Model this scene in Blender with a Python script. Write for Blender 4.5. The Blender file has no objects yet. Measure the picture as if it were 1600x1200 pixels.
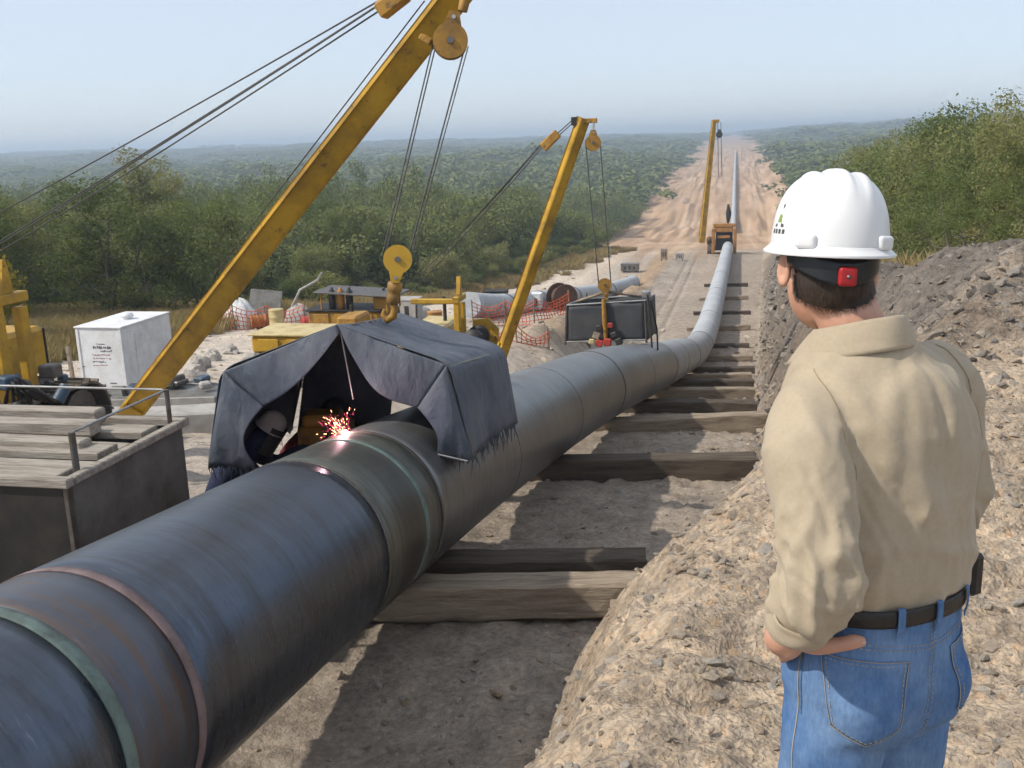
import bpy, bmesh, math, random
import numpy as np
from mathutils import Vector, Matrix, noise as mnoise
from mathutils.bvhtree import BVHTree

random.seed(7); RNG = np.random.default_rng(11)
rad = math.radians
scene = bpy.context.scene
COL = scene.collection

# ------------------------------------------------------------------ camera
CAM_POS = Vector((2.1, 0.0, 0.0))
YAW, PITCH, ROLL = rad(12.567), rad(13.636), rad(1.8)
def cam_basis():
    f0 = Vector((-math.sin(YAW), math.cos(YAW), 0)); r0 = Vector((math.cos(YAW), math.sin(YAW), 0)); u0 = Vector((0, 0, 1))
    fw = f0 * math.cos(PITCH) - u0 * math.sin(PITCH); up = f0 * math.sin(PITCH) + u0 * math.cos(PITCH)
    return r0 * math.cos(ROLL) - up * math.sin(ROLL), r0 * math.sin(ROLL) + up * math.cos(ROLL), fw
cR, cU, cF = cam_basis()
cam_data = bpy.data.cameras.new('camera')
cam = bpy.data.objects.new('camera', cam_data); COL.objects.link(cam)
cam.matrix_world = Matrix(((cR.x, cU.x, -cF.x, CAM_POS.x), (cR.y, cU.y, -cF.y, CAM_POS.y), (cR.z, cU.z, -cF.z, CAM_POS.z), (0, 0, 0, 1)))
cam_data.sensor_width = 36; cam_data.lens = 36 * 1570 / 1600
cam_data.clip_start = 0.05; cam_data.clip_end = 20000
scene.camera = cam

# ------------------------------------------------------------------ sky, sun, exposure
SUN_EL = rad(44)
SUN_AZ = rad(90 + 27)          # degrees from +Y towards -X: from the left and a little behind
to_sun = Vector((-math.sin(SUN_AZ) * math.cos(SUN_EL), math.cos(SUN_AZ) * math.cos(SUN_EL), math.sin(SUN_EL)))
world = bpy.data.worlds.new('World'); scene.world = world; world.use_nodes = True
wn = world.node_tree.nodes; wl = world.node_tree.links
bgn = wn.get('Background') or wn.new('ShaderNodeBackground')
sky = wn.new('ShaderNodeTexSky'); sky.sky_type = 'NISHITA'; sky.sun_disc = False
sky.sun_elevation = SUN_EL; sky.sun_rotation = -SUN_AZ
sky.air_density = 0.8; sky.dust_density = 0.8; sky.ozone_density = 5.0; sky.altitude = 100
veil = wn.new("ShaderNodeMix"); veil.data_type = "RGBA"; veil.inputs[0].default_value = 0.66; veil.inputs[7].default_value = (4.5, 4.72, 4.95, 1)   # thin even veil of high haze
wl.new(sky.outputs[0], veil.inputs[6]); wl.new(veil.outputs[2], bgn.inputs[0]); bgn.inputs[1].default_value = 0.14
sun_data = bpy.data.lights.new('sun', 'SUN'); sun_data.energy = 3.1; sun_data.angle = rad(1.1); sun_data.color = (1.0, 0.93, 0.82)
sun = bpy.data.objects.new('sun', sun_data); COL.objects.link(sun)
sun.rotation_euler = to_sun.to_track_quat('Z', 'Y').to_euler(); sun.location = to_sun * 50
HAZE = 0.00075
vs = scene.view_settings; vs.view_transform = 'Standard'; vs.look = 'None'; vs.exposure = 0.42; vs.gamma = 1.0; vs.use_curve_mapping = False
scene.render.engine = 'CYCLES'
cy = scene.cycles
cy.use_denoising = True; cy.max_bounces = 6; cy.diffuse_bounces = 3; cy.glossy_bounces = 3; cy.transmission_bounces = 3
cy.volume_bounces = 0; cy.transparent_max_bounces = 8; cy.caustics_reflective = False; cy.caustics_refractive = False
cy.use_adaptive_sampling = True; cy.adaptive_threshold = 0.04

# ------------------------------------------------------------------ helpers: objects
def tag(o, label=None, cat=None, group=None, kind=None):
    if label: o['label'] = label
    if cat: o['category'] = cat
    if group: o['group'] = group
    if kind: o['kind'] = kind
    return o
def empty(name, loc=(0, 0, 0), rz=0, parent=None):
    o = bpy.data.objects.new(name, None); COL.objects.link(o); o.location = loc; o.rotation_euler = (0, 0, rz)
    o.empty_display_size = 0.1
    if parent: o.parent = parent
    return o
def link_mesh(name, me, material=None, parent=None):
    o = bpy.data.objects.new(name, me); COL.objects.link(o)
    if material is not None and not me.materials: me.materials.append(material)
    if parent: o.parent = parent
    return o
def copy_tree(o, parent=None):
    c = o.copy(); COL.objects.link(c); c.parent = parent
    for ch in o.children: copy_tree(ch, c)
    return c

class MB:
    """collects vertices and faces of one mesh"""
    def __init__(s): s.v = []; s.f = []; s.sm = []; s.M = None
    def add(s, vs_, fs, smooth=False):
        n = len(s.v)
        s.v += [tuple(s.M @ Vector(p)) if s.M else tuple(p) for p in vs_]
        s.f += [tuple(i + n for i in f) for f in fs]; s.sm += [smooth] * len(fs); return s
    def box(s, c, d, rot=None, taper=1.0):
        x, y, z = d[0] / 2, d[1] / 2, d[2] / 2
        p = [Vector((sx * x * (taper if sz > 0 else 1), sy * y * (taper if sz > 0 else 1), sz * z)) for sz in (-1, 1) for sy in (-1, 1) for sx in (-1, 1)]
        if rot is not None: p = [rot @ q for q in p]
        c = Vector(c); p = [q + c for q in p]
        return s.add(p, [(0, 2, 3, 1), (4, 5, 7, 6), (0, 1, 5, 4), (2, 6, 7, 3), (0, 4, 6, 2), (1, 3, 7, 5)])
    def bbox(s, c, d, b=0.01, rot=None):
        """box with chamfered edges"""
        h = [d[0] / 2, d[1] / 2, d[2] / 2]; b = min(b, *[k * .45 for k in h]); P = []; idx = {}
        for sx in (-1, 1):
            for sy in (-1, 1):
                for sz in (-1, 1):
                    for ax in range(3):
                        q = [sx * (h[0] - b), sy * (h[1] - b), sz * (h[2] - b)]
                        q[ax] = (sx, sy, sz)[ax] * h[ax]; idx[(sx, sy, sz, ax)] = len(P); P.append(Vector(q))
        F = []
        for ax in range(3):
            o1, o2 = [k for k in range(3) if k != ax]
            for sg in (-1, 1):
                def key(a, b_):
                    t = [0, 0, 0]; t[ax] = sg; t[o1] = a; t[o2] = b_; return (t[0], t[1], t[2], ax)
                F.append([idx[key(-1, -1)], idx[key(1, -1)], idx[key(1, 1)], idx[key(-1, 1)]])
        for ax in range(3):   # edges parallel to ax
            o1, o2 = [k for k in range(3) if k != ax]
            for a in (-1, 1):
                for b_ in (-1, 1):
                    def k2(e, w):
                        t = [0, 0, 0]; t[ax] = e; t[o1] = a; t[o2] = b_; return idx[(t[0], t[1], t[2], w)]
                    F.append([k2(-1, o1), k2(1, o1), k2(1, o2), k2(-1, o2)])
        for sx in (-1, 1):
            for sy in (-1, 1):
                for sz in (-1, 1): F.append([idx[(sx, sy, sz, 0)], idx[(sx, sy, sz, 1)], idx[(sx, sy, sz, 2)]])
        out = []
        for f in F:
            a, bb, cc = [P[i] for i in f[:3]]; n = (bb - a).cross(cc - a); m = sum((P[i] for i in f), Vector()) / len(f)
            out.append(tuple(f) if n.dot(m) > 0 else tuple(reversed(f)))
        if rot is not None: P = [rot @ q for q in P]
        c = Vector(c)
        return s.add([q + c for q in P], out)
    def tube(s, pts, r, n=8, cap=True, smooth=True, up=None):
        pts = [Vector(p) for p in pts]; rs = r if isinstance(r, (list, tuple)) else [r] * len(pts)
        V = []; F = []; prev = None
        for i, p in enumerate(pts):
            t = (pts[min(i + 1, len(pts) - 1)] - pts[max(i - 1, 0)]); t.normalize()
            if prev is None:
                a = Vector(up) if up else (Vector((0, 0, 1)) if abs(t.z) < .9 else Vector((1, 0, 0)))
                a = (a - t * a.dot(t)).normalized()
            else: a = (prev - t * prev.dot(t)).normalized()
            prev = a; b = t.cross(a)
            for k in range(n):
                an = 2 * math.pi * k / n; V.append(p + (a * math.cos(an) + b * math.sin(an)) * rs[i])
        m = len(pts)
        for i in range(m - 1):
            for k in range(n): F.append((i * n + k, i * n + (k + 1) % n, (i + 1) * n + (k + 1) % n, (i + 1) * n + k))
        s.add(V, F, smooth)
        if cap:
            s.add([V[k] for k in range(n)], [tuple(reversed(range(n)))]); s.add([V[(m - 1) * n + k] for k in range(n)], [tuple(range(n))])
        return s
    def lathe(s, prof, n=24, axis=(0, 0, 1), c=(0, 0, 0), smooth=True):
        ax = Vector(axis).normalized(); a = ax.orthogonal().normalized(); b = ax.cross(a); c = Vector(c)
        V = [c + ax * z + (a * math.cos(2 * math.pi * k / n) + b * math.sin(2 * math.pi * k / n)) * r for r, z in prof for k in range(n)]
        F = [(i * n + k, i * n + (k + 1) % n, (i + 1) * n + (k + 1) % n, (i + 1) * n + k) for i in range(len(prof) - 1) for k in range(n)]
        return s.add(V, F, smooth)
    def prism(s, poly, off):
        """polygon of 3-D points extruded by vector off"""
        n = len(poly); off = Vector(off); V = [Vector(p) for p in poly] + [Vector(p) + off for p in poly]
        return s.add(V, [tuple(reversed(range(n))), tuple(range(n, 2 * n))] + [(i, (i + 1) % n, n + (i + 1) % n, n + i) for i in range(n)])
    def grid(s, fn, nu, nv, smooth=True, wrap=False):
        V = [fn(i / nu, j / nv) for j in range(nv + 1) for i in range(nu + (0 if wrap else 1))]; w = nu if wrap else nu + 1
        F = [(j * w + i, j * w + (i + 1) % w, (j + 1) * w + (i + 1) % w, (j + 1) * w + i) for j in range(nv) for i in range(nu)]
        return s.add(V, F, smooth)
    def mesh(s, name):
        me = bpy.data.meshes.new(name); me.from_pydata(s.v, [], s.f); me.polygons.foreach_set('use_smooth', s.sm); me.update(); return me
    def build(s, name, material=None, parent=None): return link_mesh(name, s.mesh(name), material, parent)

def rotm(ax, deg): return Matrix.Rotation(rad(deg), 3, ax)
def frame(xa, za):
    """3x3 rotation with z along za, x close to xa"""
    z = Vector(za).normalized(); x = Vector(xa); x = (x - z * x.dot(z)).normalized(); y = z.cross(x)
    return Matrix((x, y, z)).transposed()
def fix_normals(me):
    bm = bmesh.new(); bm.from_mesh(me); bmesh.ops.recalc_face_normals(bm, faces=bm.faces); bm.to_mesh(me); bm.free(); return me
def join_remesh(parts, voxel, smooth_it=6, factor=0.5):
    """union of overlapping closed meshes into one skin"""
    m = MB()
    for p in parts: m.v_off = len(m.v); m.add(p.v, p.f)
    me = fix_normals(m.mesh('tmp')); o = bpy.data.objects.new('tmp', me); COL.objects.link(o)
    rm = o.modifiers.new('r', 'REMESH'); rm.mode = 'VOXEL'; rm.voxel_size = voxel; rm.adaptivity = 0
    if smooth_it:
        sm = o.modifiers.new('s', 'SMOOTH'); sm.iterations = smooth_it; sm.factor = factor
    dg = bpy.context.evaluated_depsgraph_get(); dg.update()
    out = bpy.data.meshes.new_from_object(o.evaluated_get(dg)); bpy.data.objects.remove(o); bpy.data.meshes.remove(me)
    out.polygons.foreach_set('use_smooth', [True] * len(out.polygons)); return out
def get_co(me):
    a = np.empty(len(me.vertices) * 3); me.vertices.foreach_get('co', a); return a.reshape(-1, 3)
def get_no(me):
    a = np.empty(len(me.vertices) * 3); me.vertices.foreach_get('normal', a); return a.reshape(-1, 3)
def relax(me, it, k=.5):
    """even out a displaced skin"""
    n = len(me.vertices); ed = np.empty(len(me.edges) * 2, np.int32); me.edges.foreach_get('vertices', ed); a, b = ed[0::2], ed[1::2]; deg = np.bincount(ed, minlength=n)[:, None]; co = get_co(me)
    for _ in range(it):
        s_ = np.zeros_like(co)
        for c in range(3): s_[:, c] = np.bincount(a, co[b, c], n) + np.bincount(b, co[a, c], n)
        co = co + k * (s_ / np.maximum(deg, 1) - co)
    set_co(me, co); return co
def set_co(me, a): me.vertices.foreach_set('co', np.asarray(a, dtype=np.float64).ravel()); me.update()

# ------------------------------------------------------------------ helpers: numpy noise
_perm = np.random.default_rng(3).permutation(4096)
def _hash(ix, iy, k=0): return _perm[(_perm[(ix + 57 * k) & 4095] + iy) & 4095]
def gnoise(x, y, k=0):
    x = np.asarray(x, float); y = np.asarray(y, float)
    ix = np.floor(x).astype(np.int64); iy = np.floor(y).astype(np.int64); fx = x - ix; fy = y - iy
    u = fx * fx * fx * (fx * (fx * 6 - 15) + 10); v = fy * fy * fy * (fy * (fy * 6 - 15) + 10)
    def g(a, b, dx, dy):
        t = _hash(a, b, k) * (2 * math.pi / 4096); return np.cos(t) * dx + np.sin(t) * dy
    n00 = g(ix, iy, fx, fy); n10 = g(ix + 1, iy, fx - 1, fy); n01 = g(ix, iy + 1, fx, fy - 1); n11 = g(ix + 1, iy + 1, fx - 1, fy - 1)
    return 1.4 * ((n00 * (1 - u) + n10 * u) * (1 - v) + (n01 * (1 - u) + n11 * u) * v)
def fbm(x, y, octs=4, k=0, gain=.5):
    r = 0; a = 1; f = 1
    for i in range(octs): r = r + a * gnoise(x * f, y * f, k + i); a *= gain; f *= 2.03
    return r
def sstep(a, b, x):
    t = np.clip((np.asarray(x, float) - a) / (b - a), 0, 1); return t * t * (3 - 2 * t)

# ------------------------------------------------------------------ helpers: materials
class NT:
    def __init__(s, name):
        s.m = bpy.data.materials.new(name); s.m.use_nodes = True; s.t = s.m.node_tree; s.n = s.t.nodes; s.l = s.t.links
        s.p = s.n.get('Principled BSDF'); s.o = s.n.get('Material Output')
    def node(s, typ, **kw):
        n = s.n.new(typ)
        for k, v in kw.items(): setattr(n, k, v)
        return n
    def coord(s, which='Object'):
        if not hasattr(s, '_tc'): s._tc = s.node('ShaderNodeTexCoord')
        return s._tc.outputs[which]
    def mapping(s, scale=(1, 1, 1), which='Object', rot=(0, 0, 0)):
        mp = s.node('ShaderNodeMapping'); mp.inputs['Scale'].default_value = scale; mp.inputs['Rotation'].default_value = rot; s.l.new(s.coord(which), mp.inputs[0]); return mp.outputs[0]
    def noise(s, scale, detail=5, rough=.6, vec=None, dist=0.0, which='Object'):
        n = s.node('ShaderNodeTexNoise'); n.inputs['Scale'].default_value = scale; n.inputs['Detail'].default_value = detail
        n.inputs['Roughness'].default_value = rough; n.inputs['Distortion'].default_value = dist
        s.l.new(vec if vec is not None else s.coord(which), n.inputs['Vector']); return n.outputs[0]
    def vor(s, scale, vec=None, feature='F1', out='Distance', rnd=1.0, which='Object'):
        n = s.node('ShaderNodeTexVoronoi'); n.feature = feature; n.inputs['Scale'].default_value = scale; n.inputs['Randomness'].default_value = rnd
        s.l.new(vec if vec is not None else s.coord(which), n.inputs['Vector']); return n.outputs[out]
    def ramp(s, fac, stops, interp='LINEAR'):
        r = s.node('ShaderNodeValToRGB'); r.color_ramp.interpolation = interp; e = r.color_ramp.elements
        while len(e) < len(stops): e.new(.5)
        for el, (p, c) in zip(e, stops):
            el.position = p; el.color = (c, c, c, 1) if isinstance(c, (int, float)) else (*c, 1)
        s.l.new(fac, r.inputs[0]); return r.outputs[0]
    def mix(s, fac, a, b, mode='MIX'):
        m = s.node('ShaderNodeMix', data_type='RGBA', blend_type=mode)
        for ii, v in ((0, fac), (6, a), (7, b)):
            sock = m.inputs[ii]
            if isinstance(v, (int, float)): sock.default_value = v if ii == 0 else (v, v, v, 1)
            elif isinstance(v, (tuple, list)): sock.default_value = (*v[:3], 1)
            else: s.l.new(v, sock)
        return m.outputs[2]
    def math(s, op, a, b=0.0):
        m = s.node('ShaderNodeMath', operation=op)
        for sock, v in ((m.inputs[0], a), (m.inputs[1], b)):
            if isinstance(v, (int, float)): sock.default_value = v
            else: s.l.new(v, sock)
        return m.outputs[0]
    def bump(s, h, strength=.5, dist=.01, prev=None):
        b = s.node('ShaderNodeBump'); b.inputs['Strength'].default_value = strength; b.inputs['Distance'].default_value = dist
        s.l.new(h, b.inputs['Height'])
        if prev is not None: s.l.new(prev, b.inputs['Normal'])
        s.l.new(b.outputs[0], s.p.inputs['Normal']); return b.outputs[0]
    def set(s, key, v):
        sock = s.p.inputs[key]
        if isinstance(v, (int, float)): sock.default_value = v
        elif isinstance(v, (tuple, list)): sock.default_value = (*v[:3], 1)
        else: s.l.new(v, sock)
        return s

def worn(name, base, dark=None, rough=.6, metal=0.0, scale=3.0, amount=.5, bump=.15, bscale=60, spec=.4, stretch=(1, 1, 1), second=None, s2=(.6, .72)):
    """painted / dirty surface: base colour broken up by dirt of its own shape"""
    t = NT(name); v = t.mapping(stretch)
    dark = dark or tuple(c * .45 for c in base)
    a = t.noise(scale, 5, .7, v); f = t.ramp(a, [(.42, 0.0), (.66, 1.0)])
    c = t.mix(t.math('MULTIPLY', f, amount), base, dark)
    if second:
        b = t.noise(scale * 2.3, 5, .75, v); c = t.mix(t.ramp(b, [(s2[0], 0.0), (s2[1], 1.0)]), c, second)
    t.set('Base Color', c); t.set('Metallic', metal); t.set('Specular IOR Level', spec)
    t.set('Roughness', t.math('ADD', t.math('MULTIPLY', t.noise(scale * 4, 2, .6, v), .3), rough - .15))
    if bump: t.bump(t.noise(bscale, 3, .7, v), bump, .01)
    return t.m
# ================================================================== the pipe line's course and the lie of the land
PIPE = np.array([(-.45, -3, -1.42), (-.25, 3.6, -2.08), (-.2, 5, -2.22), (-.05, 10.4, -2.98), (.15, 13.5, -3.42), (.45, 21, -4.8), (.62, 28, -6.1),
                 (.85, 38, -7.9), (1.0, 46, -8.73), (1.17, 58, -9.33), (1.35, 76, -10.2), (1.65, 108, -11.5)])
PIPE_R = 0.535
def smooth_interp(xq, xs, ys):
    """piecewise cubic (Catmull-Rom slopes) through the table"""
    xs = np.asarray(xs, float); ys = np.asarray(ys, float); xq = np.asarray(xq, float)
    m = np.gradient(ys, xs); i = np.clip(np.searchsorted(xs, xq) - 1, 0, len(xs) - 2); h = xs[i + 1] - xs[i]; t = (xq - xs[i]) / h
    tc = np.clip(t, 0, 1); a = tc * tc * (3 - 2 * tc)
    r = ys[i] * (1 - a) + ys[i + 1] * a + h * m[i] * (tc ** 3 - 2 * tc ** 2 + tc) + h * m[i + 1] * (tc ** 3 - tc ** 2)
    return r + np.where(t > 1, (t - 1) * h * m[i + 1], 0) + np.where(t < 0, t * h * m[i], 0)
def pipe_at(y): return np.array([float(smooth_interp(y, PIPE[:, 1], PIPE[:, 0])), y, float(smooth_interp(y, PIPE[:, 1], PIPE[:, 2]))])
YB = [-12, -3, 3.6, 5, 10.4, 13.5, 21, 28, 38, 46, 58, 76, 108, 150, 220, 300, 450, 630, 850, 1200, 1800, 2300, 2800, 3600]
ZB = [-1.5, -2.25, -2.9, -3.03, -3.78, -4.22, -5.6, -6.9, -8.7, -9.53, -10.13, -11, -12.3, -15.5, -19.9, -18.6, -17.4, -16.5, -14.5, -10.5, -6, -4, -5, -12]
def bench(y): return smooth_interp(np.clip(y, -12, 3600), YB, ZB)
YL = [-12, 0, 10, 17.5, 30, 45, 60, 72, 90, 108]; ZL = [-2.2, -3.0, -3.95, -4.85, -6.3, -8.0, -9.95, -11.1, -12.0, -12.4]
def leftland(y): return np.where(np.asarray(y) < 108, smooth_interp(np.clip(y, -12, 108), YL, ZL), bench(y) - .1)
def xtoe(y): return np.interp(y, [-6, 2, 4.4, 6, 8, 10, 40, 100, 200, 800], [.9, 1.0, 1.22, 1.62, 2.05, 2.45, 3.2, 5, 9, 20])
def xcrest(y): return np.interp(y, [-6, 2, 5, 8, 11.5, 13, 14.5, 16, 20, 28, 40, 65, 130, 300, 900], [1.7, 1.75, 2.25, 3.5, 5.2, 4.6, 4.15, 4.05, 4.1, 4.4, 4.9, 5.8, 10, 16, 28])
def zcrest(y):
    y = np.asarray(y, float)
    return np.where(y < 130, np.interp(y, [-12, -6, 2, 4, 6, 8, 11.5, 13, 14.5, 16, 20, 28, 40, 65, 90, 130], [-1.85, -1.9, -1.93, -1.93, -1.88, -1.72, -1.08, -1.5, -1.95, -2.1, -2.45, -3.1, -4.2, -5.6, -8.3, -13.0]),
                    bench(y) + np.interp(y, [130, 200, 300, 900, 1500], [1.2, 2.5, 3, 3, 0]))
def forest_left(y): return np.interp(y, [-10, 0, 20, 43, 67, 117, 162, 260, 360, 1000, 2500], [-19, -20, -22, -26, -23, -17, -20, -22, -28, -45, -60])
def forest_right(y): return np.interp(y, [-10, 10, 20, 40, 65, 130, 230, 300, 800, 1000, 2500], [9, 8.5, 7.5, 9, 10.5, 13, 17, 20, 34, 42, 55])

def land(x, y, detail=True):
    x = np.asarray(x, float); y = np.asarray(y, float); zb = bench(y)
    px = smooth_interp(np.clip(y, -3, 108), PIPE[:, 1], PIPE[:, 0])
    # left side: bench blends into the natural ground, which lies higher in the middle distance
    w = sstep(-2.2, -5.0, x - .5 * gnoise(x * .3, y * .3, 5))
    w = np.where(y < 26, sstep(-4, -11, x), w) * (1 - sstep(24, 30, y)) + w * sstep(24, 30, y)
    z = zb * (1 - w) + leftland(y) * w
    # low spoil ridge on the edge of that bank
    rg = np.exp(-((x + 4.2 + .5 * gnoise(y * .12, 0 * y, 9)) / 1.0) ** 2) * sstep(28, 36, y) * (1 - sstep(96, 106, y)) * (.75 + .5 * gnoise(x * .6, y * .35, 8))
    z = z + rg * .8
    # right side: spoil bank
    xt = xtoe(y) + .22 * gnoise(y * .9, 0 * y + 3, 6) * sstep(0, 3, y); xc = xcrest(y); zc = zcrest(y)
    t = np.clip((x - xt) / (xc - xt), 0, 1); prof = t * (1.35 - .35 * t) ; prof = np.clip(prof, 0, 1); prof = prof * .75 + .25 * (t * t * (3 - 2 * t)); cvx = 1 - (1 - t) ** 2.3; wn_ = 1 - sstep(6.5, 9.5, y); prof = prof * (1 - wn_) + cvx * wn_
    zr = zb + (zc - zb) * prof
    back = sstep(0, np.where(y < 9, 6, 3.4), x - xc - np.interp(y, [8, 11.5, 14, 16], [3.5, 2.2, .6, .4])); zr = zr * (1 - back) + (zb + .9 + .03 * (x - xc)) * back
    z = np.where(x > xt, zr, z)
    # ground scooped out under the near pipe, shaped to let sunlit patches through
    scoop = np.exp(-((x - px - .35) / .75) ** 2)
    z = z - scoop * (.16 * np.exp(-((y - 8.6) / .9) ** 2) + .20 * np.exp(-((y - 3.8) / 1.3) ** 2) + .10 * np.exp(-((y - 13.2) / 1.0) ** 2))
    # large rolls away from the right of way
    far = sstep(6, 60, np.where(x < 0, forest_left(y) - x, x - forest_right(y)))
    d = np.hypot(x, y)
    z = z + far * (gnoise(x * .0045, y * .0045, 21) * np.clip(d * .014, .6, 8) + gnoise(x * .016, y * .016, 22) * np.clip(d * .006, .8, 2.5))
    lat = sstep(150, 900, np.abs(x)) * sstep(300, 1200, d)
    z = z + lat * np.where(x > 0, 10, 2) * .5
    # bumps of the bare far right of way
    row = sstep(125, 200, y) * (1 - far) * (1 - sstep(900, 1300, y))
    z = z + row * (1.3 * gnoise(x * .08, y * .03, 31) + .7 * gnoise(x * .25, y * .05, 32) + .45 * gnoise(x * .7, y * .02, 33)) * sstep(3, 6, np.abs(x - 2))
    if detail:
        bank = sstep(0, .5, x - xt); mound = bank * (1 - sstep(7.5, 9.5, y))
        near = 1 - sstep(18, 60, d)
        z = z + .05 * fbm(x * 1.1, y * 1.1, 4, 40) * (1 - .5 * near * (1 - bank)) * (.35 + .65 * np.minimum(1, np.abs(x - px) / 1.5))
        ridged = 1 - np.abs(fbm(x * 2.3 + .6 * gnoise(x * 2, y * 2, 3), y * 2.3, 4, 50))
        z = z + bank * near * (.07 * fbm(x * .9, y * .9, 2, 52) * sstep(.9, 1.6, np.hypot(x - 2.33, y - 1.85)) + .10 * (ridged - .7) + .035 * fbm(x * 7, y * 7, 3, 55)) * (.55 + .45 * sstep(2.2, 3.2, np.hypot(x - 2.33, y - 1.85) * 2))
        z = z + (1 - bank) * near * (.03 * fbm(x * 5, y * 5, 4, 60) + .065 * np.clip(fbm(x * 3.1, y * 3.1, 3, 61), 0, 1) * sstep(.1, .9, x - px))
        # wheel ruts along the bench
        rut = np.exp(-((x + 1.35) / .16) ** 2) + np.exp(-((x + 2.1) / .16) ** 2)
        z = z - rut * .07 * sstep(24, 32, y) * (1 - sstep(95, 110, y))
    return z
def land1(x, y): return float(land(np.array([x]), np.array([y]))[0])

def build_ground():
    def spaced(a0, a1, c, h0, g):
        """grid lines from a0 to a1, step h0 near c growing with the distance from it"""
        out = [c]; v = c
        while v < a1: v += max(h0, g * (v - c)); out.append(min(v, a1))
        lo = []; v = c
        while v > a0: v -= max(h0, g * (c - v)); lo.append(max(v, a0))
        return np.array(lo[::-1] + out)
    ys_ = [-6.0]
    while ys_[-1] < 3600: ys_.append(ys_[-1] + max(.055, .013 * (ys_[-1] - .2)))
    ys = np.array(ys_)
    xs = np.concatenate([spaced(-2600, -2.2, -2.2, .09, .035)[:-1], np.arange(-2.2, 5.0, .055), spaced(5.0, 2200, 5.0, .07, .04)])
    X, Y = np.meshgrid(xs, ys); Z = land(X, Y); nx, ny = len(xs), len(ys)
    co = np.stack([X, Y, Z], -1).reshape(-1, 3)
    i, j = np.meshgrid(np.arange(nx - 1), np.arange(ny - 1)); a = (j * nx + i).ravel()
    quads = np.stack([a, a + 1, a + nx + 1, a + nx], -1)
    me = bpy.data.meshes.new('ground'); me.vertices.add(len(co)); me.vertices.foreach_set('co', co.ravel())
    me.loops.add(quads.size); me.loops.foreach_set('vertex_index', quads.ravel().astype(np.int32))
    me.polygons.add(len(quads)); me.polygons.foreach_set('loop_start', (np.arange(len(quads)) * 4).astype(np.int32))
    me.polygons.foreach_set('loop_total', np.full(len(quads), 4, np.int32)); me.polygons.foreach_set('use_smooth', np.ones(len(quads), bool))
    me.update(calc_edges=True)
    # kinds of soil, by where they lie
    x, y = X.ravel(), Y.ravel(); d = np.hypot(x, y); n1 = fbm(x * .35, y * .35, 4, 70); n2 = fbm(x * .05, y * .05, 3, 75)
    def lay(c, m, col): return c * (1 - m[:, None]) + np.array(col) * m[:, None]
    c = np.tile(np.array([.35, .295, .24]), (len(x), 1))                                  # trodden clay of the bench
    c = lay(c, sstep(-2, -5, x), (.44, .385, .325))
    xl = forest_left(y); xr = forest_right(y)
    c = lay(c, sstep(25, 40, y) * sstep(-3.2, -4.2, x) * (1 - sstep(-5.5, -6.5, x)) * .8, (.34, .235, .145))   # brown bank
    c = lay(c, sstep(14, 24, y + n1 * 3) * sstep(-9, -11, x + n1) * sstep(-1, 3, x - xl), (.57, .50, .42))     # pale sandy track
    bank = sstep(-.1, .35, x - xtoe(y) + .25 * n1)
    c = lay(c, bank, (.42, .345, .265))                                                   # tan broken rock of the mound
    grey = bank * sstep(8.0, 10.0, y + 1.2 * n1 - .35 * (x - 3)) * (1 - sstep(85, 105, y + 8 * n2))
    c = lay(c, grey, (.175, .157, .14))
    c = lay(c, grey * sstep(.25, .7, n1 + .9 * (1 - sstep(0, 1.6, x - xtoe(y)))) * .6, (.235, .185, .135))
    c = lay(c, sstep(100, 140, y), (.45, .305, .195))                                     # reddish bare strip far off
    c = lay(c, sstep(100, 140, y) * sstep(.1, .6, n2) * .6, (.52, .38, .27))
    n3 = fbm(x * .45, y * .018, 4, 78); c = lay(c, sstep(60, 130, y) * sstep(.05, .6, n3) * .75, (.33, .215, .13)); c = lay(c, sstep(60, 130, y) * sstep(.15, .7, -n3) * .7, (.56, .42, .30))
    c = lay(c, sstep(900, 1300, y), (.42, .29, .20))
    gr = sstep(2.0, -2.5, x - xl - 2.5 * n1 - 3 * n2) * (x < 0)
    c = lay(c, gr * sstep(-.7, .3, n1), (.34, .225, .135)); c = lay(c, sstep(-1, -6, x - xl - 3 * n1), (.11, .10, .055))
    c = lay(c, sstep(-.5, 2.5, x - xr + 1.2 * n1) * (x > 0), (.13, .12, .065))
    at = me.attributes.new('soil', 'FLOAT_COLOR', 'POINT'); at.data.foreach_set('color', np.c_[c, np.ones(len(x))].ravel())
    rough = np.clip(bank * (1 - sstep(20, 50, d)) + .25, 0, 1)
    a2 = me.attributes.new('stony', 'FLOAT', 'POINT'); a2.data.foreach_set('value', rough)
    t = NT('bare_earth'); A = t.node('ShaderNodeAttribute', attribute_name='soil'); S = t.node('ShaderNodeAttribute', attribute_name='stony')
    v = t.coord('Object')
    n_a = t.noise(3.0, 4, .72, v); n_b = t.noise(22, 4, .75, v); n_c = t.noise(.12, 3, .6, v)
    col = t.mix(.85, A.outputs[0], t.ramp(n_a, [(.28, .52), (.5, .98), (.74, 1.38)]), 'MULTIPLY')
    col = t.mix(.8, col, t.ramp(n_b, [(.3, .55), (.52, 1.0), (.7, 1.4)]), 'MULTIPLY')
    col = t.mix(.6, col, t.ramp(n_c, [(.3, .8), (.7, 1.2)]), 'MULTIPLY')
    # warm and grey flecks of broken rock
    vc = t.node('ShaderNodeTexVoronoi'); vc.inputs['Scale'].default_value = 26; t.l.new(t.mix(.05, v, n_b, 'ADD'), vc.inputs['Vector'])
    fl = t.ramp(vc.outputs['Color'], [(.1, (.62, .60, .60)), (.45, (1.0, .97, .93)), (.8, (1.22, 1.12, 1.0)), (.95, (1.05, .8, .58))])
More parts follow.
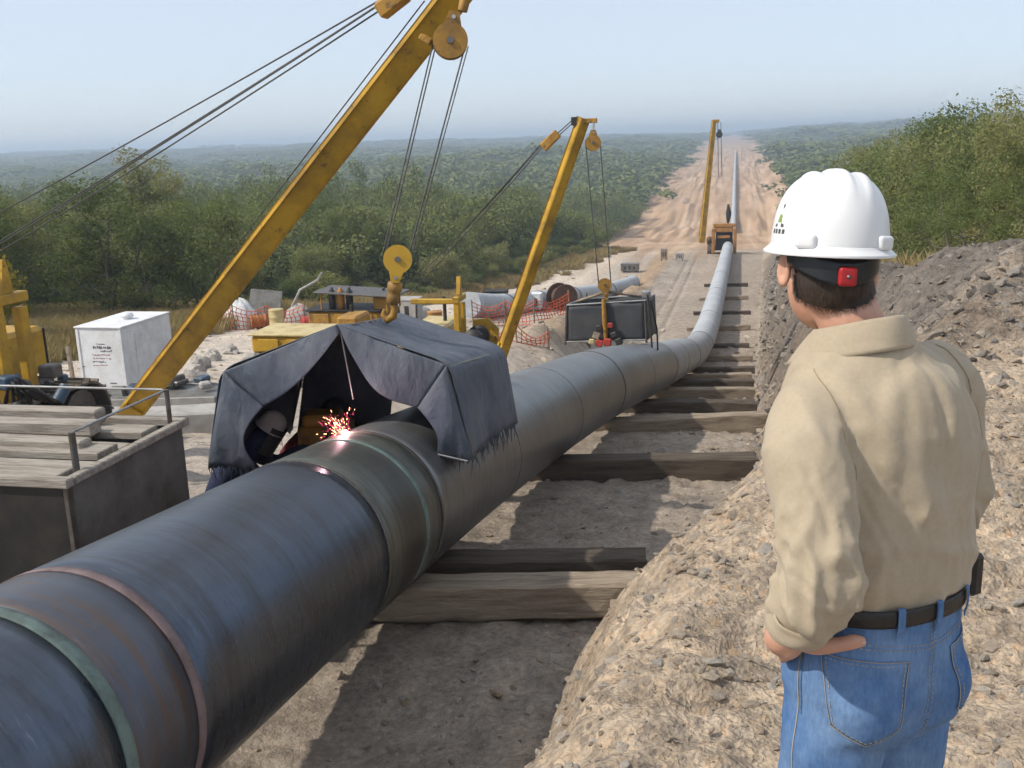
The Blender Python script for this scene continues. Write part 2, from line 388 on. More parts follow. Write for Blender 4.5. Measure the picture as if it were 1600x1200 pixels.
    col = t.mix(t.math('MULTIPLY', S.outputs['Fac'], .75), col, t.mix(1.0, col, fl, 'MULTIPLY'))
    t.set('Base Color', col); t.set('Roughness', .95); t.set('Specular IOR Level', .15)
    b1 = t.bump(t.noise(9, 6, .78, v), .6, .06)
    flake = t.math('MULTIPLY', t.vor(46, t.mix(.05, v, t.noise(20, 1, .5, v), 'ADD')), S.outputs['Fac'])
    t.bump(flake, .5, .024, b1)
    o = link_mesh('ground', me, t.m); tag(o, 'stony dirt ground of the pipeline right of way with spoil banks', None, None, 'structure'); return o
GROUND = build_ground()

# ------------------------------------------------------------------ scattered stuff (stones, grass, far wood)
def scatter(name, pts, scl, rot, idx, sources, label, kind='stuff'):
    """one object whose points carry copies of the source meshes"""
    coll = bpy.data.collections.new(name + '_sources')
    for s_ in sources: coll.objects.link(s_)
    me = bpy.data.meshes.new(name); n = len(pts); me.vertices.add(n); me.vertices.foreach_set('co', np.asarray(pts, float).ravel())
    for nm, a in (('scl', scl), ('rot', rot)):
        at = me.attributes.new(nm, 'FLOAT_VECTOR', 'POINT'); at.data.foreach_set('vector', np.asarray(a, float).ravel())
    at = me.attributes.new('idx', 'INT', 'POINT'); at.data.foreach_set('value', np.asarray(idx, np.int32)); me.update()
    o = link_mesh(name, me); tag(o, label, None, None, kind)
    g = bpy.data.node_groups.new(name, 'GeometryNodeTree')
    g.interface.new_socket('Geometry', in_out='INPUT', socket_type='NodeSocketGeometry'); g.interface.new_socket('Geometry', in_out='OUTPUT', socket_type='NodeSocketGeometry')
    N = g.nodes; L = g.links; gi = N.new('NodeGroupInput'); go = N.new('NodeGroupOutput')
    ci = N.new('GeometryNodeCollectionInfo'); ci.inputs[0].default_value = coll; ci.inputs[1].default_value = True; ci.inputs[2].default_value = True
    ip = N.new('GeometryNodeInstanceOnPoints'); ip.inputs['Pick Instance'].default_value = True
    def attr(nm, ty):
        a = N.new('GeometryNodeInputNamedAttribute'); a.data_type = ty; a.inputs[0].default_value = nm; return a.outputs[0]
    e2r = N.new('FunctionNodeEulerToRotation')
    L.new(attr('rot', 'FLOAT_VECTOR'), e2r.inputs[0]); L.new(e2r.outputs[0], ip.inputs['Rotation']); L.new(attr('scl', 'FLOAT_VECTOR'), ip.inputs['Scale']); L.new(attr('idx', 'INT'), ip.inputs['Instance Index'])
    L.new(gi.outputs[0], ip.inputs['Points']); L.new(ci.outputs[0], ip.inputs['Instance']); L.new(ip.outputs[0], go.inputs[0])
    md = o.modifiers.new('scatter', 'NODES'); md.node_group = g
    return o
def src(name, me, material):
    if not me.materials: me.materials.append(material)
    return bpy.data.objects.new(name, me)

def stone_mesh(name, seed, sub=1):
    bm = bmesh.new(); bmesh.ops.create_icosphere(bm, subdivisions=sub, radius=1.0); r = random.Random(seed)
    ax = (r.uniform(.7, 1.2), r.uniform(.6, 1.0), r.uniform(.4, .7))
    for v in bm.verts:
        k = 1 + .32 * mnoise.noise(v.co * 1.1 + Vector((seed * 3.1, 0, 0))) + r.uniform(-.12, .12); v.co = Vector((v.co.x * ax[0], v.co.y * ax[1], v.co.z * ax[2])) * k
    me = bpy.data.meshes.new(name); bm.to_mesh(me); bm.free(); return me
def stone_mat(name, cols):
    t = NT(name); oi = t.node('ShaderNodeObjectInfo'); c = t.ramp(oi.outputs['Random'], [(i / (len(cols) - 1), k) for i, k in enumerate(cols)])
    c = t.mix(.6, c, t.ramp(t.noise(2.0, 6, .7), [(.3, .6), (.7, 1.3)]), 'MULTIPLY'); t.set('Base Color', c); t.set('Roughness', .95); t.set('Specular IOR Level', .1)
    t.bump(t.noise(5, 6, .7), .6, .15); return t.m
tan_m = stone_mat('tan_stone', [(.28, .225, .17), (.44, .365, .285), (.52, .45, .37), (.38, .35, .31), (.42, .31, .21)])
grey_m = stone_mat('grey_stone', [(.13, .115, .10), (.24, .21, .18), (.30, .27, .24), (.42, .36, .29)])
def scatter_stones():
    tan = [src('tan_stone', stone_mesh('tan_stone', k, 1), tan_m) for k in range(7)]
    gry = [src('grey_stone', stone_mesh('grey_stone', 20 + k, 1), grey_m) for k in range(6)]
    def run(name, label, sources, N, xlo, xhi, ylo, yhi, keep, smin, smax, pw=3.0):
        y = ylo * (yhi / ylo) ** RNG.random(N); x = xlo + (xhi - xlo) * RNG.random(N); m = keep(x, y) > RNG.random(N); x, y = x[m], y[m]
        s = smin * (smax / smin) ** (RNG.random(len(x)) ** pw) * np.clip(.65 + y * .05, .6, 3.0); z = land(x, y) - s * .12
        sc = np.stack([s * RNG.uniform(.7, 1.3, len(x)), s * RNG.uniform(.7, 1.3, len(x)), s * RNG.uniform(.6, 1.0, len(x))], -1)
        scatter(name, np.stack([x, y, z], -1), sc, RNG.uniform(0, 6.28, (len(x), 3)) * np.array([.12, .12, 1]), RNG.integers(0, len(sources), len(x)), sources, label)
    clump = lambda x, y: .25 + .75 * sstep(-.2, .5, fbm(x * 1.3, y * 1.3, 3, 90))
    run('mound_gravel', 'tan broken rock and clods covering the mound around the man', tan, 52000, 1.0, 5.5, .9, 10.5,
        lambda x, y: sstep(-.05, .25, x - xtoe(y)) * clump(x, y) * (1 - .7 * sstep(8, 10, y)), .004, .05)
    run('spoil_rubble', 'grey rubble on the dark spoil bank', gry, 26000, 2.3, 7.5, 7, 75,
        lambda x, y: sstep(-.3, .2, x - xtoe(y)) * clump(x, y), .008, .075, 3.5)
    run('trench_clods', 'clods and crumbs of clay on the floor beside the pipe', tan, 42000, -.6, 3.2, 2.5, 50,
        lambda x, y: (1 - sstep(-.2, .3, x - xtoe(y))) * (.22 + .78 * sstep(-.9, .1, x - xtoe(y))) * clump(x, y), .006, .07, 3.4)
    run('yard_rubble', 'pale stones strewn over the work yard on the far side of the pipe', tan, 16000, -28, -1.2, 5, 90,
        lambda x, y: clump(x, y) * (x > forest_left(y)), .012, .09, 4.0)
scatter_stones()

# ================================================================== the pipe line
def pipe_mesh(name, path, R, n=72, step=.12, close=True):
    """path: function y -> point. carries its own unrolled coordinates for the steel's streaks"""
    y0, y1 = path['y0'], path['y1']; m = max(2, int(round((y1 - y0) / step)) + 1); ys = np.linspace(y0, y1, m)
    P = [Vector(path['f'](v)) for v in ys]; V = []; U = []
    for i, p in enumerate(P):
        e = 1e-2; t = (Vector(path['f'](ys[i] + e)) - Vector(path['f'](ys[i] - e))).normalized(); a = Vector((1, 0, 0)); a = (a - t * a.dot(t)).normalized(); b = a.cross(t); b = -b if b.z < 0 else b
        for k in range(n):
            an = 2 * math.pi * k / n; V.append(p + (a * math.cos(an) + b * math.sin(an)) * R); U.append((math.cos(an) * R, math.sin(an) * R, ys[i]))
    F = [(i * n + k, i * n + (k + 1) % n, (i + 1) * n + (k + 1) % n, (i + 1) * n + k) for i in range(m - 1) for k in range(n)]
    sm = [True] * len(F)
    if close:
        F += [tuple(range(n)), tuple(range((m - 1) * n, m * n))[::-1]]; sm += [False, False]
    me = bpy.data.meshes.new(name); me.from_pydata(V, [], F); me.polygons.foreach_set('use_smooth', sm)
    at = me.attributes.new('unrolled', 'FLOAT_VECTOR', 'POINT'); at.data.foreach_set('vector', np.array(U).ravel()); me.update(); return fix_normals(me)
def steel(name, base, second, amount=.4, rough=.4, metal=.75, dust=(.42, .39, .35), dust_amt=.3, streak=9.0, stops=(.45, .7), burn=None):
    t = NT(name); A = t.node('ShaderNodeAttribute', attribute_name='unrolled'); U = A.outputs['Vector']
    mp = t.node('ShaderNodeMapping'); mp.inputs['Scale'].default_value = (1.1, 1.1, streak); t.l.new(U, mp.inputs[0]); sv = mp.outputs[0]
    mq = t.node('ShaderNodeMapping'); mq.inputs['Scale'].default_value = (5, 5, .8); t.l.new(U, mq.inputs[0]); lv = mq.outputs[0]
    s1 = t.noise(1.6, 6, .72, sv, .5); s2 = t.noise(7, 4, .7, sv); s3 = t.noise(1.1, 4, .65, U); s4 = t.noise(1.2, 5, .7, lv)
    c = t.mix(t.math('MULTIPLY', t.ramp(s1, [(stops[0], 0.0), (stops[1], 1.0)]), amount), base, second)
    c = t.mix(.55, c, t.ramp(s3, [(.3, .62), (.68, 1.32)]), 'MULTIPLY'); c = t.mix(.4, c, t.ramp(s2, [(.3, .7), (.7, 1.25)]), 'MULTIPLY')
    sep = t.node('ShaderNodeSeparateXYZ'); t.l.new(U, sep.inputs[0])
    if burn:
        y0, y1, bc = burn
        f = t.math('MULTIPLY', t.ramp(t.math('ADD', t.math('DIVIDE', t.math('SUBTRACT', sep.outputs[2], y0), y1 - y0), t.math('MULTIPLY', t.math('SUBTRACT', s1, .5), .6)), [(0.0, 0.0), (.35, 1.0), (.7, 1.0), (1.0, 0.0)]), .85)
        c = t.mix(f, c, bc)
    # dust that has settled on the upper side, patchy
    up = t.ramp(t.math('ADD', t.math('DIVIDE', sep.outputs[1], .55), t.math('MULTIPLY', t.math('SUBTRACT', s4, .5), 1.3)), [(.25, 0.0), (1.0, 1.0)])
    df = t.math('MULTIPLY', up, dust_amt); c = t.mix(df, c, dust)
    ms = t.node('ShaderNodeMapping'); ms.inputs['Scale'].default_value = (2.2, 2.2, 26); t.l.new(U, ms.inputs[0]); scr = t.math('MULTIPLY', t.ramp(t.noise(2.0, 3, .8, ms.outputs[0]), [(.64, 0.0), (.70, 1.0)]), t.ramp(s3, [(.46, 0.0), (.62, .55)])); c = t.mix(scr, c, (.33, .32, .31))
    t.set('Base Color', c); t.set('Metallic', t.math('SUBTRACT', metal, t.math('MULTIPLY', df, metal)))
    t.set('Roughness', t.math('ADD', t.math('ADD', rough - .12, t.math('MULTIPLY', s2, .25)), t.math('MULTIPLY', df, .4)))
    t.bump(t.math('ADD', s2, t.math('MULTIPLY', t.noise(55, 2, .7, U), .35)), .12, .01); return t.m
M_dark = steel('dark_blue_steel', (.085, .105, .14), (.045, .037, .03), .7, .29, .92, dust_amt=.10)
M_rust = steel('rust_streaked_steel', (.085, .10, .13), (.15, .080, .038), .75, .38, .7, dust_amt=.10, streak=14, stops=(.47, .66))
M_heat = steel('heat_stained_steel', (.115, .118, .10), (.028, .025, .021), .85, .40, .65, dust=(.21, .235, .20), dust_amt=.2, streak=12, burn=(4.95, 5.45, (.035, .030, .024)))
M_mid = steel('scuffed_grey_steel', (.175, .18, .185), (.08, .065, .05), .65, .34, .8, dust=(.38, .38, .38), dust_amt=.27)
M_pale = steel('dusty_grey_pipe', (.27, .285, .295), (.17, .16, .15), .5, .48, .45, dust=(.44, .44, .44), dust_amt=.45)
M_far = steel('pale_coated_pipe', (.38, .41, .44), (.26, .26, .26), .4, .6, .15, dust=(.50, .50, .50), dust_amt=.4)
pipeline = empty('pipeline', (float(PIPE[1, 0]), 3.6, -2.9)); tag(pipeline, 'large dark welded steel pipeline running down the right of way to the distance', 'pipeline')
def kid(o, parent): o.parent = parent; o.matrix_parent_inverse = Matrix.Translation(-parent.location); return o
def pipe_part(name, y0, y1, m, R=PIPE_R, label=None, step=.12, n=72):
    o = link_mesh(name, pipe_mesh(name, {'f': lambda v: pipe_at(v), 'y0': y0, 'y1': y1}, R, n, step), m); kid(o, pipeline)
    if label: o['label'] = label
    return o
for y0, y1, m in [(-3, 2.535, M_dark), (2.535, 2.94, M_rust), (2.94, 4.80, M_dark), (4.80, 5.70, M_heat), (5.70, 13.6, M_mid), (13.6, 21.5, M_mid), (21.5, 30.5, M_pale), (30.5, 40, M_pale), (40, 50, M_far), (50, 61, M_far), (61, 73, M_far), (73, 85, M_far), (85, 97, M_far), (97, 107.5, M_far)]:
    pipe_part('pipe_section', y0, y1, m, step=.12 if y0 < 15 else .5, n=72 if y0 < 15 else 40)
band_green = worn('green_tape', (.125, .175, .158), (.06, .075, .065), .6, 0, 7, .9)
band_pink = worn('mauve_tape', (.19, .135, .135), (.105, .07, .062), .6, 0, 7, .9)
bead_m = worn('weld_bead', (.16, .15, .14), (.07, .05, .04), .5, .6, 20, .8, .4, 90)
dark_band = worn('burnt_band', (.05, .047, .042), (.12, .10, .08), .7, .2, 14, .7)
pipe_part('tape_band', 2.505, 2.565, band_green, PIPE_R + .0035, 'weathered green tape band', .02); pipe_part('tape_band', 2.915, 2.965, band_pink, PIPE_R + .0035, 'dusty mauve tape band', .02)
pipe_part('weld_bead', 4.79, 4.81, bead_m, PIPE_R + .004, None, .01); pipe_part('weld_bead', 5.70, 5.73, dark_band, PIPE_R + .006, 'blackened fresh weld', .01)
pipe_part('tape_band', 5.40, 5.47, band_green, PIPE_R + .002, 'green heat ring beside the weld', .03)
for yb in (13.6, 21.5, 30.5, 40, 50, 61, 73, 85, 97): pipe_part('weld_bead', yb - .03, yb + .03, bead_m, PIPE_R + .006, None, .03, 40)
for yb in (7.9, 10.8, 17.0, 25.5, 35): pipe_part('seam_mark', yb - .012, yb + .012, bead_m, PIPE_R + .002, None, .02, 48)

# the stretch beyond the far machine
FARP = np.array([(1.9, 150, -14.6), (2.1, 190, -17.3), (2.23, 230, -19.0), (2.3, 312, -17.4), (2.5, 450, -16.1), (2.8, 630, -15.3), (3.0, 850, -13.3)])
fp = lambda v: np.array([float(smooth_interp(v, FARP[:, 1], FARP[:, 0])), v, float(smooth_interp(v, FARP[:, 1], FARP[:, 2]))])
o = link_mesh('distant_pipeline', pipe_mesh('distant_pipeline', {'f': fp, 'y0': 205, 'y1': 850}, .55, 16, 10), M_far)
tag(o, 'thin pale line of pipe climbing the far slope beyond the third sideboom', 'pipeline')
# the second string on the left
S2P = np.array([(-9.0, 41, -6.75), (-8.73, 45, -7.46), (-8.4, 52, -8.4), (-7.9, 60, -9.40), (-6.2, 70, -10.45), (-4.9, 80, -11.1)])
sp = lambda v: np.array([float(smooth_interp(v, S2P[:, 1], S2P[:, 0])), v, float(smooth_interp(v, S2P[:, 1], S2P[:, 2]))])
string2 = empty('pipe_string', (-8.7, 45, -8)); tag(string2, 'pale blue grey pipe string lying across the yard behind orange netting', 'pipe')
for y0, y1 in ((41.5, 47), (47, 54), (54, 62), (62, 69.5), (69.5, 77)):
    kid(link_mesh('pipe_section', pipe_mesh('pipe_section', {'f': sp, 'y0': y0, 'y1': y1 - .05}, .56, 32, .5), M_far), string2)
for yb in (47, 54, 62, 69.5): kid(link_mesh('weld_bead', pipe_mesh('weld_bead', {'f': sp, 'y0': yb - .12, 'y1': yb + .06}, .575, 32, .1), bead_m), string2)
# ================================================================== vegetation
def leaf_mat(name, cols, trans=.45):
    t = NT(name); A = t.node('ShaderNodeAttribute', attribute_name='lv'); oi = t.node('ShaderNodeObjectInfo')
    f = t.math('ADD', t.math('MULTIPLY', A.outputs['Fac'], .62), t.math('MULTIPLY', oi.outputs['Random'], .38))
    c = t.ramp(f, [(i / (len(cols) - 1), k) for i, k in enumerate(cols)])
    d = t.node('ShaderNodeBsdfDiffuse'); tr = t.node('ShaderNodeBsdfTranslucent'); mx = t.node('ShaderNodeMixShader'); mx.inputs[0].default_value = trans
    t.l.new(c, d.inputs[0]); t.l.new(t.mix(.5, c, (.16, .19, .04)), tr.inputs[0]); t.l.new(d.outputs[0], mx.inputs[1]); t.l.new(tr.outputs[0], mx.inputs[2]); t.l.new(mx.outputs[0], t.o.inputs[0]); return t.m
leaf_m = leaf_mat('brush_leaves', [(.12, .14, .055), (.18, .20, .075), (.23, .245, .092), (.275, .275, .11), (.33, .285, .155), (.23, .235, .085)])
leaf_dark = leaf_mat('dark_leaves', [(.095, .13, .05), (.14, .175, .065), (.185, .22, .082), (.22, .235, .095)])
leaf_yel = leaf_mat('yellow_leaves', [(.12, .12, .03), (.22, .18, .035), (.34, .26, .04), (.2, .17, .04)])
far_leaf = leaf_mat('wood_leaves', [(.07, .10, .042), (.11, .145, .052), (.16, .19, .066), (.195, .205, .08), (.12, .155, .056), (.29, .25, .14)], .2)
bark_m = worn('bark', (.16, .135, .11), (.07, .06, .05), .9, 0, 6, .7, .5, 40, .1, (4, 4, 1))
straw_m = leaf_mat('dry_grass', [(.34, .20, .10), (.42, .27, .14), (.38, .30, .15), (.24, .22, .085), (.46, .36, .21)], .25)

def leaf_mesh(name, centers, radii, nleaf, size, seed, flat=.8, shell=.55):
    r = np.random.default_rng(seed); centers = np.asarray(centers, float); radii = np.asarray(radii, float)
    w = radii ** 2; k = r.choice(len(centers), nleaf, p=w / w.sum()); d = r.normal(size=(nleaf, 3)); d /= np.linalg.norm(d, axis=1)[:, None]
    rr = (shell + (1 - shell) * r.random(nleaf)) * (1 + .22 * r.normal(size=nleaf)).clip(.6, 1.5)
    p = centers[k] + d * (radii[k] * rr)[:, None] * np.array([1, 1, flat])
    nrm = d * .7 + r.normal(size=(nleaf, 3)) * .55 + np.array([0, 0, .35]); nrm /= np.linalg.norm(nrm, axis=1)[:, None]
    a = np.cross(nrm, r.normal(size=(nleaf, 3))); a /= np.linalg.norm(a, axis=1)[:, None]; b = np.cross(nrm, a)
    s = size * r.uniform(.55, 1.35, nleaf)[:, None]; L = s * r.uniform(.9, 1.7, nleaf)[:, None]; Wd = s * .55
    V = np.stack([p - a * L * .6, p + b * Wd - nrm * Wd * .25, p + a * L * .6, p - b * Wd - nrm * Wd * .25], 1).reshape(-1, 3)
    me = bpy.data.meshes.new(name); me.vertices.add(len(V)); me.vertices.foreach_set('co', V.ravel()); n = nleaf
    me.loops.add(4 * n); me.loops.foreach_set('vertex_index', np.arange(4 * n, dtype=np.int32)); me.polygons.add(n)
    me.polygons.foreach_set('loop_start', np.arange(n, dtype=np.int32) * 4); me.polygons.foreach_set('loop_total', np.full(n, 4, np.int32)); me.update(calc_edges=True)
    lv = np.clip(.5 * r.random(n) + .5 * r.random(len(centers))[k], 0, 1)
    at = me.attributes.new('lv', 'FLOAT', 'FACE'); at.data.foreach_set('value', lv); return me

def tree_parts(seed, h, w, nclump, nleaf, size, bare=.25, upright=False):
    """crown mesh and trunk mesh of a brush tree, base at the origin"""
    r = random.Random(seed); cs = []; rs = []; tr = MB(); stems = r.choice((2, 3, 3, 4)) if not upright else 1
    tips = []
    for s_ in range(stems):
        a0 = r.uniform(0, 6.28); lean = r.uniform(.12, .38) * (0.3 if upright else 1)
        p = Vector((.12 * math.cos(a0), .12 * math.sin(a0), -.25)); pts = [p.copy()]; rad_ = [.028 * h * r.uniform(.5, .8)]
        n = 6; tall = h * r.uniform(.7, .95)
        for i in range(n):
            p = p + Vector((math.cos(a0) * lean * tall / n + r.uniform(-.1, .1) * tall * .3, math.sin(a0) * lean * tall / n + r.uniform(-.1, .1) * tall * .3, tall / n)); pts.append(p.copy()); rad_.append(rad_[0] * (1 - .85 * (i + 1) / n))
        tr.tube(pts, rad_, 6); tips.append(p.copy())
        for _ in range(5):
            i = r.randint(1, n - 1); q = pts[i]; a = r.uniform(0, 6.28); e = q + Vector((math.cos(a), math.sin(a), r.uniform(.25, .8))) * h * r.uniform(.14, .3)
            mid = (q + e) / 2 + Vector((0, 0, -.05 * h)) ; tr.tube([q, mid, e], [rad_[i] * .6, rad_[i] * .4, rad_[i] * .12], 5); tips.append(e)
    for i in range(nclump):
        u = r.random()
        if r.random() < .5: c = r.choice(tips) + Vector((r.gauss(0, .12) * w, r.gauss(0, .12) * w, r.gauss(0, .06) * h))
        else:
            a = r.uniform(0, 6.28); zz = bare + (1 - bare) * r.random() ** .8; e = math.sqrt(max(.05, 1 - ((zz - .45) / .62) ** 2))
            q = (r.random() ** .5) * w * .5 * e; c = Vector((math.cos(a) * q, math.sin(a) * q, zz * h * .93))
        if upright: c.x *= .7; c.y *= .7
        cs.append(c); rs.append(w * r.uniform(.085, .19))
    crown = leaf_mesh('crown', [tuple(c) for c in cs], rs, nleaf, size, seed)
    return crown, tr.mesh('trunk')
NEAR_TREES = [tree_parts(100 + k, *p) for k, p in enumerate([(6.2, 5.6, 64, 15000, .085, .12), (5.4, 4.8, 56, 13000, .085, .1), (7.0, 5.0, 60, 14000, .085, .2), (4.6, 5.2, 54, 12000, .085, .06), (6.6, 4.4, 50, 10000, .08, .25)])]
TALL_TREE = tree_parts(131, 8.2, 4.2, 46, 9000, .08, .35, True)
FINE_TREES = [tree_parts(140 + k, *p) for k, p in enumerate([(6.2, 4.2, 40, 21000, .046, .18), (7.4, 3.6, 36, 18000, .046, .25), (5.2, 4.0, 36, 17000, .046, .12)])]
FINE_TALL = tree_parts(150, 8.2, 3.6, 44, 15000, .05, .4, True)
BUSHES = [tree_parts(160 + k, *p) for k, p in enumerate([(1.7, 2.6, 26, 3800, .06, .02), (1.3, 2.0, 20, 2800, .06, .02), (2.4, 2.6, 28, 4200, .065, .02)])]
for cr, tk in NEAR_TREES + [TALL_TREE, FINE_TALL] + FINE_TREES + BUSHES: tk.materials.append(bark_m)
_variant = {}
def plant(name, proto, x, y, s, label, cat, group, mat=leaf_m, sink=.05, rz=None, sz=None):
    e = empty(name, (x, y, land1(x, y) - sink), random.uniform(0, 6.28) if rz is None else rz); e.scale = (s, s, s * (sz or random.uniform(.9, 1.12)))
    tag(e, label, cat, group); cr, tk = proto
    key = (cr.name, mat.name)
    if key not in _variant:
        me = cr if not cr.materials else cr.copy()
        me.materials.clear(); me.materials.append(mat); _variant[key] = me
    link_mesh('crown', _variant[key], None, e); link_mesh('trunk', tk, None, e); return e

def clear_of(pts, x, y, d): return all((x - a) ** 2 + (y - b) ** 2 > d * d for a, b in pts)
R_ = random.Random(5); TREES = []
# left thicket: the trees one sees from top to foot along its edge
plant('brush_tree', TALL_TREE, -29.0, 50.0, 1.22, 'tall loose brush tree rising above the thicket behind the white container', 'tree', None); TREES.append((-29, 50))
plant('brush_tree', NEAR_TREES[2], -24.8, 39.5, 1.02, 'dense brush tree at the thicket edge straight above the white container', 'tree', None, leaf_dark); TREES.append((-24.8, 39.5))
plant('brush_tree', NEAR_TREES[0], -21.5, 41.5, .92, 'rounded dark brush tree with its foot on the reddish grass between container and boom', 'tree', None, leaf_dark); TREES.append((-21.5, 41.5))
plant('yellow_bush', BUSHES[2], -20.6, 26.5, 1.25, 'yellow leaved bush behind the yellow machine at the edge of the picture', 'bush', None, leaf_yel); TREES.append((-20.6, 26.5))
n = 0
while n < 46:
    y = R_.uniform(22, 98); x = forest_left(y) - R_.random() ** 1.3 * 17 - 1.6
    if not clear_of(TREES, x, y, 2.6): continue
    TREES.append((x, y)); n += 1
    hide = max(.55, 1.0 - .25 * max(0, (y - 55) / 50))
    plant('brush_tree', NEAR_TREES[R_.randrange(5)], x, y, R_.uniform(.9, 1.28) * hide, 'olive green brush tree in the thicket beyond the pale sandy track', 'tree', 'brush trees of the thicket beyond the track', leaf_m if R_.random() < .7 else leaf_dark)
n = 0; BPTS = []
while n < 64:
    y = R_.uniform(26, 118); x = forest_left(y) + R_.uniform(-.5, 4.8)
    if not clear_of(BPTS, x, y, 1.3): continue
    if y < 50 and R_.random() < .85: continue
    BPTS.append((x, y)); n += 1
    plant('low_bush', BUSHES[R_.randrange(3)], x, y, R_.uniform(.6, 1.45), 'low green bush on the reddish grass in front of the thicket', 'bush', 'low bushes in front of the thicket', leaf_m if R_.random() < .6 else leaf_dark)
# right thicket behind the grey spoil bank
plant('brush_tree', FINE_TALL, 8.25, 24.5, (1.05 - land1(8.25, 24.5)) / 8.4, 'tall spindly tree standing above the others behind the grey spoil bank', 'tree', None); TREES.append((10.6, 28.5))
n = 0; RT = [(10.6, 28.5)]
for (x, y, s_) in [(8.4, 19.5, .86), (9.6, 17.0, .9), (7.4, 22.5, .9), (9.4, 23.0, .98), (11.5, 20.5, .95), (8.2, 26.5, .98), (12.2, 26.0, 1.0), (9.0, 31.0, 1.0), (11.0, 33.5, 1.0), (13.5, 30.5, 1.05), (9.8, 38.0, .95), (12.4, 40.0, 1.0), (15.0, 36, 1.05), (10.8, 46, .9), (13.6, 48, 1.0), (12.0, 56, .9), (15.5, 60, 1.0), (13.0, 70, .9), (16.5, 76, .95), (14.5, 88, .9)]:
    k_ = R_.randrange(3); s_ = (min(.3, -1.35 + .45 * (x - 7)) + R_.uniform(-.9, .5) - land1(x, y) + .01 * (y - 20)) / (6.3, 7.5, 5.3)[k_]
    plant('brush_tree', FINE_TREES[k_], x, y, s_, 'olive green brush tree in the thicket behind the grey spoil bank', 'tree', 'brush trees behind the spoil bank', leaf_m if R_.random() < .3 else leaf_dark); RT.append((x, y))
for k in range(9):
    y = R_.uniform(14, 44); x = forest_right(y) - R_.uniform(-.3, 1.0)
    plant('low_bush', BUSHES[R_.randrange(3)], x, y, R_.uniform(.6, 1.1), 'low green bush at the foot of the thicket behind the grey spoil bank', 'bush', 'low bushes behind the spoil bank', leaf_m)

def far_wood():
    crowns = []
    for k in range(7):
        r = random.Random(300 + k); cs = [(r.gauss(0, 1.0), r.gauss(0, 1.0), 2.2 + r.gauss(0, .8)) for _ in range(20)]; rs = [r.uniform(.6, 1.15) for _ in cs]
        crowns.append(src('wood_crown', leaf_mesh('wood_crown', cs, rs, 4200, .105, 400 + k), far_leaf))
    big = []
    for k in range(6):
        r = random.Random(350 + k); cs = [(r.gauss(0, 1.1), r.gauss(0, 1.1), 2.0 + r.gauss(0, .7)) for _ in range(14)]; rs = [r.uniform(.7, 1.3) for _ in cs]
        big.append(src('wood_crown', leaf_mesh('wood_crown', cs, rs, 480, .42, 450 + k), far_leaf))
    P = []; S = []; I = []
    d = 24.0
    while d < 3300:
        sp_ = max(3.7, d * .021); n = int(1.75 * d / sp_)
        for k in range(n):
            a = rad(-58) + 1.75 * (k + RNG.random()) / n; dd = d + sp_ * RNG.random()
            x, y = dd * math.sin(a), dd * math.cos(a)
            e = min(6, dd * .02) * gnoise(np.array([x * .05]), np.array([y * .05]), 88)[0]
            depth = (forest_left(y) - x) if x < 0 else (x - forest_right(y))
            if depth < 1.2 + e: continue
            if x < 0 and y < 60 and depth < 12 : continue
            if x > 0 and y < 62 and depth < 14: continue
            if gnoise(np.array([x * .03]), np.array([y * .03]), 89)[0] > .72: continue
            s = sp_ / 2.7; P.append((x, y)); wdt = s * RNG.uniform(.75, 1.25); hh_ = 1 + .55 * gnoise(np.array([x * .02]), np.array([y * .02]), 87)[0]; S.append((wdt, wdt, min(s, 1.45) * RNG.uniform(.7, 1.35) * hh_)); I.append((RNG.integers(0, 7) if d < 260 else 7 + RNG.integers(0, 6)))
        d += sp_ * .9
    P = np.array(P); z = land(P[:, 0], P[:, 1], False) - .3
    rot = np.zeros((len(P), 3)); rot[:, 2] = RNG.uniform(0, 6.28, len(P))
    allc = crowns + big
    for i_, s_ in enumerate(allc): s_.name = 'wood_crown_%02d' % i_      # the collection is read in name order
    scatter('woodland', np.c_[P, z], S, rot, I, allc, 'dense green scrub woodland covering the plain to the horizon')
    print('woodland', len(P))
far_wood()
